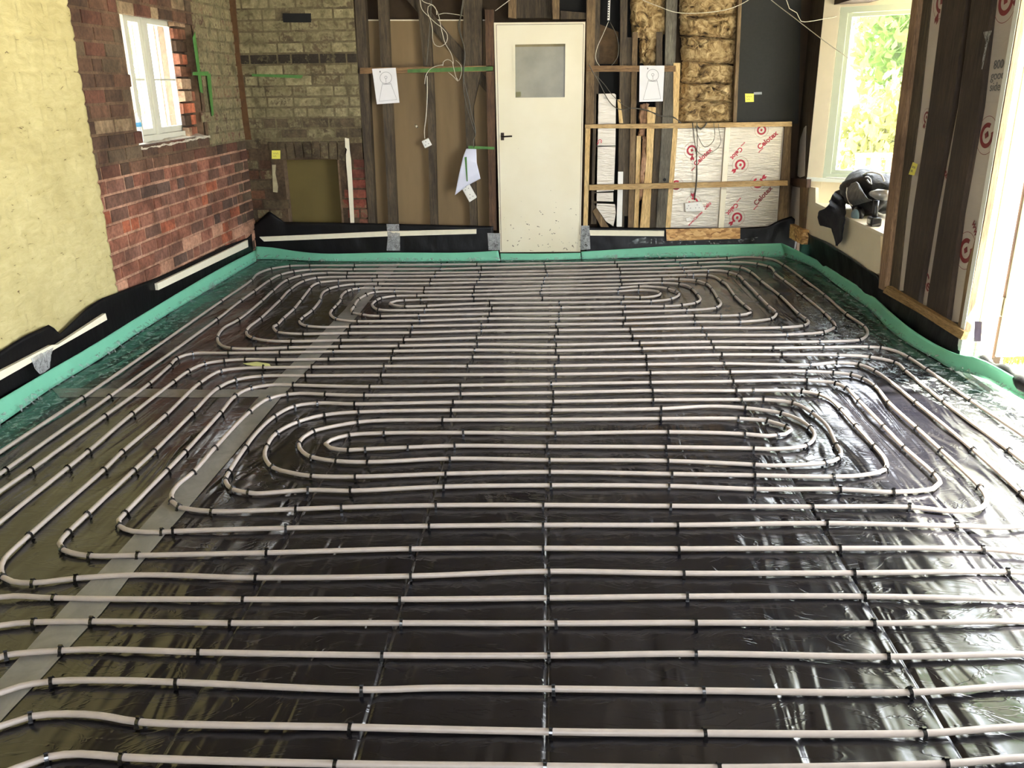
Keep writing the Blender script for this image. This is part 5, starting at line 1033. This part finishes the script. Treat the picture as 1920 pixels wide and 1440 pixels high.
F1 = strip('foil_strip', [(1746, -20), (1724, 200), (1697, 400), (1681, 545)], [(1771, -20), (1743, 200), (1712, 400), (1694, 545)], -.06, -.03, 'foil_dull', 'first pale foil strip from the bay window, with a sticky note', 'foil strip')
F2 = strip('foil_strip', [(1813, -20), (1785, 200), (1747, 400), (1719, 568)], [(1825, -20), (1798, 200), (1765, 400), (1740, 574)], -.06, -.03, 'foil_dull', 'narrow middle foil strip with dark lettering near its foot', 'foil strip')
F3 = strip('foil_strip', [(1860, -20), (1835, 200), (1799, 400), (1774, 600)], [(1913, -20), (1877, 200), (1843, 400), (1814, 500), (1799, 605)], -.06, -.03, 'foil_dull', 'widest foil strip, beside the doorway, with handwriting and ring marks', 'foil strip')
strip('sole_batten', [(1663, 536), (1735, 579), (1808, 622)], [(1655, 548), (1728, 590), (1801, 637)], .0, .03, 'pine_y', 'tan batten along the foot of the right wall near the doorway', 'batten')
NRv = tuple(-_n2)
def lgR(u, v, r, ang, parent): p = PR2(u, v, -.028); logo(p, (0, -math.cos(ang), math.sin(ang)), NRv, r, parent, 'redbrown')
lgR(1886, 2, .10, 2.2, F3); lgR(1850, 254, .095, 2.4, F3); lgR(1811, 470, .10, 2.4, F3); lgR(1765, 3, .09, .5, F1); lgR(1737, 220, .05, .5, F1)
def tr(u0, v0, u1, v1, body, parent, size, mat='redbrown', bold=.012):
    p, q = PR2(u0, v0, -.027), PR2(u1, v1, -.027); text_mesh(body, size, M[mat], frame3(p, q-p, NRv), parent, bold=bold)
tr(1728, 521, 1741, 551, 'Celo', F2, .10); tr(1765, 318, 1776, 338, 'lotex', F2, .055); tr(1822, 418, 1834, 470, 'www.Celo', F3, .06)
tr(1862, 130, 1888, 126, '800', F3, .06, 'pencil', 0); tr(1857, 150, 1884, 147, 'good', F3, .06, 'pencil', 0); tr(1855, 171, 1882, 169, 'side', F3, .06, 'pencil', 0)
note([(1711.5, 304), (1703.5, 327), (1714, 329), (1720.5, 308)], .0, 'yellow sticky note on the dark right hand wall', PR2, SR2)
tag(sheet('torn_film', [[PR2(1844, 60, .01), PR2(1860, 57, .03)], [PR2(1848, 80, .02), PR2(1853, 78, .03)], [PR2(1840, 130, .01), PR2(1842, 130, .012)]], M['cleartape'], amp=.004, freq=20, axis=(1, 0, 0), nu=8, nv=16, seed=2), 'torn spike of clear film catching light on the right wall', 'plastic film')

# ================================================================== GARDEN DOORWAY
jw = empty('door_2', (XD+.1, DY1, 0)); struct(jw)
def bx(name, a, b, mat, parent=None): return box(name, a, b, mat, parent)
f = MB(); f.add(*box_vf((XD-.012, DY1-.0, -.02), (XD+.16, DY1+.03, DZ))); f.add(*box_vf((XD-.012, DY1-.012, -.02), (XD+.058, DY1, DZ))); f.add(*box_vf((XD-.012, DY0, -.02), (XD+.16, DY0+.035, DZ))); f.add(*box_vf((XD-.012, DY0, DZ-.035), (XD+.16, DY1, DZ)))
f.build('door_frame', M['gwhite'], jw)
f = MB(); f.add(*box_vf((XD+.058, DY1-.022, -.02), (XD+.078, DY1, DZ))); f.add(*box_vf((XD+.12, DY0, -.02), (XD+.16, DY0+.055, DZ))); f.build('door_stop', plain('yellowed door stop', srgb(216, 200, 140), .5, .05, 10, .02), jw)
bx('rebate_shade_strip', (XD+.16, DY1+.001, .05), (XD+.176, DY1+.02, DZ), M['stud_brown'], jw)  # dark brown strip stands in for the shade in the rebate gap
lf = MB(); lx0, lx1 = XD+.176, XD+1.0; ly = DY1-.012; th = .045; zb0, zb1 = .06, DZ-.02
lf.add(*box_vf((lx0+.1, ly+.002, zb0+.003), (lx1-.1, ly+th-.002, .5))); lf.add(*box_vf((lx0, ly, zb0), (lx0+.1, ly+th, zb1))); lf.add(*box_vf((lx1-.1, ly, zb0), (lx1, ly+th, zb1))); lf.add(*box_vf((lx0+.1, ly+.003, zb1-.1), (lx1-.1, ly+th-.003, zb1-.002)))
lo = lf.build('open_door_leaf', M['gwhite'], jw); box('glass_pane', (lx0+.1, ly+.02, .5), (lx1-.1, ly+.025, zb1-.1), M['glass'], lo)
for z in (.28, 1.7):
    f = MB(); f.add(*box_vf((lx0-.002, ly-.005, z), (lx0+.045, ly, z+.1))); f.add(*box_vf((lx0-.03, ly+.005, z), (lx0-.01, DY1, z+.1)))
    V, F = tube_vf([(lx0-.006, ly-.006, z), (lx0-.006, ly-.006, z+.1)], .007, 10); f.add(V, F); f.build('hinge', M['metal'], jw)
struct(box('trim_1', (XD+.02, DY0, -.10), (XD+.3, DY1, -.012), M['gwhite']))
# black plastic roll over the threshold, tape and rags at the foot of the jamb
P = [PR2(u, v, -.06) for u, v in ((1838, 676), (1856, 684), (1880, 697), (1905, 708), (1930, 728), (1990, 762))]
V, F = tube_vf(catmull(P, .03), [.028+.012*math.sin(i*1.3) for i in range(len(catmull(P, .03)))], 12); tag(mesh('plastic_roll', V, F, M['upturn'], smooth=True), 'rolled black plastic lying along the garden door threshold', 'plastic roll')
tag(sheet('jamb_tape', [[PR2(u, v, .03) for u, v in ((1800, 664), (1814, 669), (1838, 674))], [PR2(u, v, .035) for u, v in ((1804, 645), (1818, 650), (1840, 655))], [PR2(u, v, .02) for u, v in ((1808, 628), (1820, 630), (1838, 640))]], M['cleartape'], amp=.02, freq=18, axis=(1, 0, 0), nu=24, nv=24, seed=6),
    'crumpled silvery tape wrapped round the foot of the doorway post', 'tape')
tag(sheet('purple_tape', [[PR2(1826, 640, .02), PR2(1839, 640, .02)], [PR2(1827, 602, .018), PR2(1841, 603, .018)]], plain('purple grey film', srgb(150, 140, 165), .4, .15, 30, .4), amp=.004, freq=15, axis=(1, 0, 0), nu=8, nv=12, seed=7), 'purple grey tape patch low on the white door frame', 'tape')

# loose cables in front of the corner and bay
P = [pl(1440, -6, 1, 7.2), pl(1446, 0, 1, 7.2), pl(1490, 34, 1, 7.0), pl(1539, 72, 1, 6.8), pl(1592, 110, 1, 6.6)]
tag(tube('cable', P, .0028, M['cable'], seg=6), 'taut white cable slanting down across the corner into the window', 'cable')
P = [pl(u, v, 1, 7.3) for u, v in ((1470, -10), (1476, 4), (1480, 16), (1494, 24), (1502, 40), (1518, 40), (1547, 35), (1570, 30), (1590, 15), (1606, -2), (1615, -12))]
tag(tube('cable', P, .0028, M['cable'], seg=6), 'wavy white cable drooping over the top of the bay window frame', 'cable')
P = [pl(u, v, 1, 7.3) for u, v in ((1195, -8), (1205, 0), (1235, 12), (1262, 22), (1290, 25), (1330, 23), (1362, 18), (1385, 10), (1402, 1), (1415, -8))]
tag(tube('cable', P, .003, M['cable'], seg=6), 'white cable sagging in a shallow curve across the wool insulation', 'cable')

# ================================================================== OUTSIDE
struct(box('floor', (XR+.28, -14, -.35), (60, 60, -.12), plain('pale paving outside', srgb(190, 186, 174), .8, .1, 2, .1)))
struct(box('floor', (-60, -14, -.6), (XL-.3, 60, -.3), plain('pale ground outside', srgb(170, 166, 150), .8, .1, 2, .1)))
def tree(c, rx, ry, rz, n, leaf, mats, label, cat, name, trunk=True, seed=0):
    rg = np.random.default_rng(seed); root = empty(name, (c[0], c[1], -.12)); tag(root, label, cat)
    N = n; d = rg.normal(size=(N, 3)); d /= np.linalg.norm(d, axis=1)[:, None]; r = rg.random(N)**.4
    cl = rg.random((9, 3))*1.5-.75; k = rg.integers(0, 9, N); P = (d*r[:, None]*.5+cl[k]*.75)*np.array((rx, ry, rz))+np.array(c)
    V = []; F = []
    for p in P:
        a = rg.random()*6.28; nn = rg.normal(size=3); nn /= np.linalg.norm(nn); u = np.cross(nn, (math.cos(a), math.sin(a), .3)); u /= np.linalg.norm(u)+1e-6; w = np.cross(nn, u); s = leaf*(.6+.8*rg.random()); b = len(V)
        V += [p-u*s, p-u*s*.2+w*s*.5, p+u*s, p-u*s*.2-w*s*.5+nn*s*.15]; F.append((b, b+1, b+2, b+3))
    mesh('foliage', V, F, mats, root)
    if trunk:
        for k in range(5):
            e = np.array(c)+(rg.random(3)-.5)*np.array((rx, ry, rz))*.9; q = [np.array((c[0], c[1], -.12)), np.array((c[0], c[1], max(.5, c[2]-rz*.5))), (np.array(c)+e)/2, e]
            if k == 0: tube('trunk', q, [.06, .05, .04]+[.02]*200 if False else .045, M['stud_brown'], root, 8, .3)
            else: tube('branch', q[1:], .018, M['stud_brown'], root, 6, .3)
def leafm(name, c):
    m, nt, b = newmat(name); n = _noise(nt, 3, _map(nt), 3); nt.links.new(_ramp(nt, n.outputs['Fac'], [(.3, tuple(x*.5 for x in c[:3])), (.7, c[:3])]), b.inputs['Base Color'])
    b.inputs['Roughness'].default_value = .5; t = nt.nodes.new('ShaderNodeBsdfTranslucent'); t.inputs[0].default_value = c; a = nt.nodes.new('ShaderNodeMixShader'); a.inputs[0].default_value = .45
    nt.links.new(b.outputs[0], a.inputs[1]); nt.links.new(t.outputs[0], a.inputs[2]); nt.links.new(a.outputs[0], nt.nodes['Material Output'].inputs[0]); return m
M['leaf'] = leafm('green leaves', srgb(130, 166, 72)); M['leafy'] = leafm('yellow green leaves', srgb(172, 176, 88)); M['grass'] = leafm('grass blades', srgb(140, 160, 60))
def atd(u, v, Y): p = pl(u, v, 1, Y); return p
c = atd(1700, 130, 15); tree((c[0]+.35, 15, 2.0), 1.25, 1.2, 2.1, 3600, .11, M['leaf'], 'broad leafed green tree seen through the bay window', 'tree', 'garden_tree', seed=1)
c = atd(1672, 250, 14); tree((c[0]+.1, 13.8, .7), 1.3, .8, .9, 2200, .09, M['leafy'], 'yellow green shrub below the tree outside the bay window', 'shrub', 'garden_shrub', seed=2)
tree((5.2, 8.4, 6.2), 1.7, 2.2, 1.5, 3000, .13, M['leaf'], 'tall tree canopy outside, seen only as a reflection by the doorway', 'tree', 'garden_tree', seed=5)
# low fence
fn = empty('garden_fence', (atd(1600, 290, 12.5)[0], 12.5, -.12)); tag(fn, 'low brown garden fence below the shrub outside the bay window', 'fence')
x0 = atd(1604, 300, 12.5)[0]; x1 = x0+3; zf = atd(1640, 290, 12.5)[2]
box('fence_rail', (x0, 12.5, zf-.04), (x1, 12.54, zf+.02), M['pine_x'], fn)
for k in range(14): box('fence_board', (x0+.02+k*.21, 12.54, -.12), (x0+.16+k*.21, 12.56, zf), M['pine_post'], fn)
gx = MB(); rg = random.Random(5)
for k in range(160):
    p = FL(1880+rg.random()*60, 668+rg.random()*16, -.12); h = .03+.06*rg.random(); a = rg.random()*3.14; q = np.array((math.cos(a)*.006, math.sin(a)*.006, 0)); gx.add([p-q, p+q, p+np.array((rg.uniform(-.03, .03), rg.uniform(-.03, .03), h))], [(0, 1, 2)])
tag(gx.build('grass_tuft', M['grass']), 'sparse green weeds at the edge of the paving outside the doorway', 'grass', kind='stuff')
tree((-5.2, 10.2, 1.9), .7, .7, 1.4, 500, .1, M['leafy'], 'thin pale tree glimpsed through the left window', 'tree', 'garden_tree', seed=21)
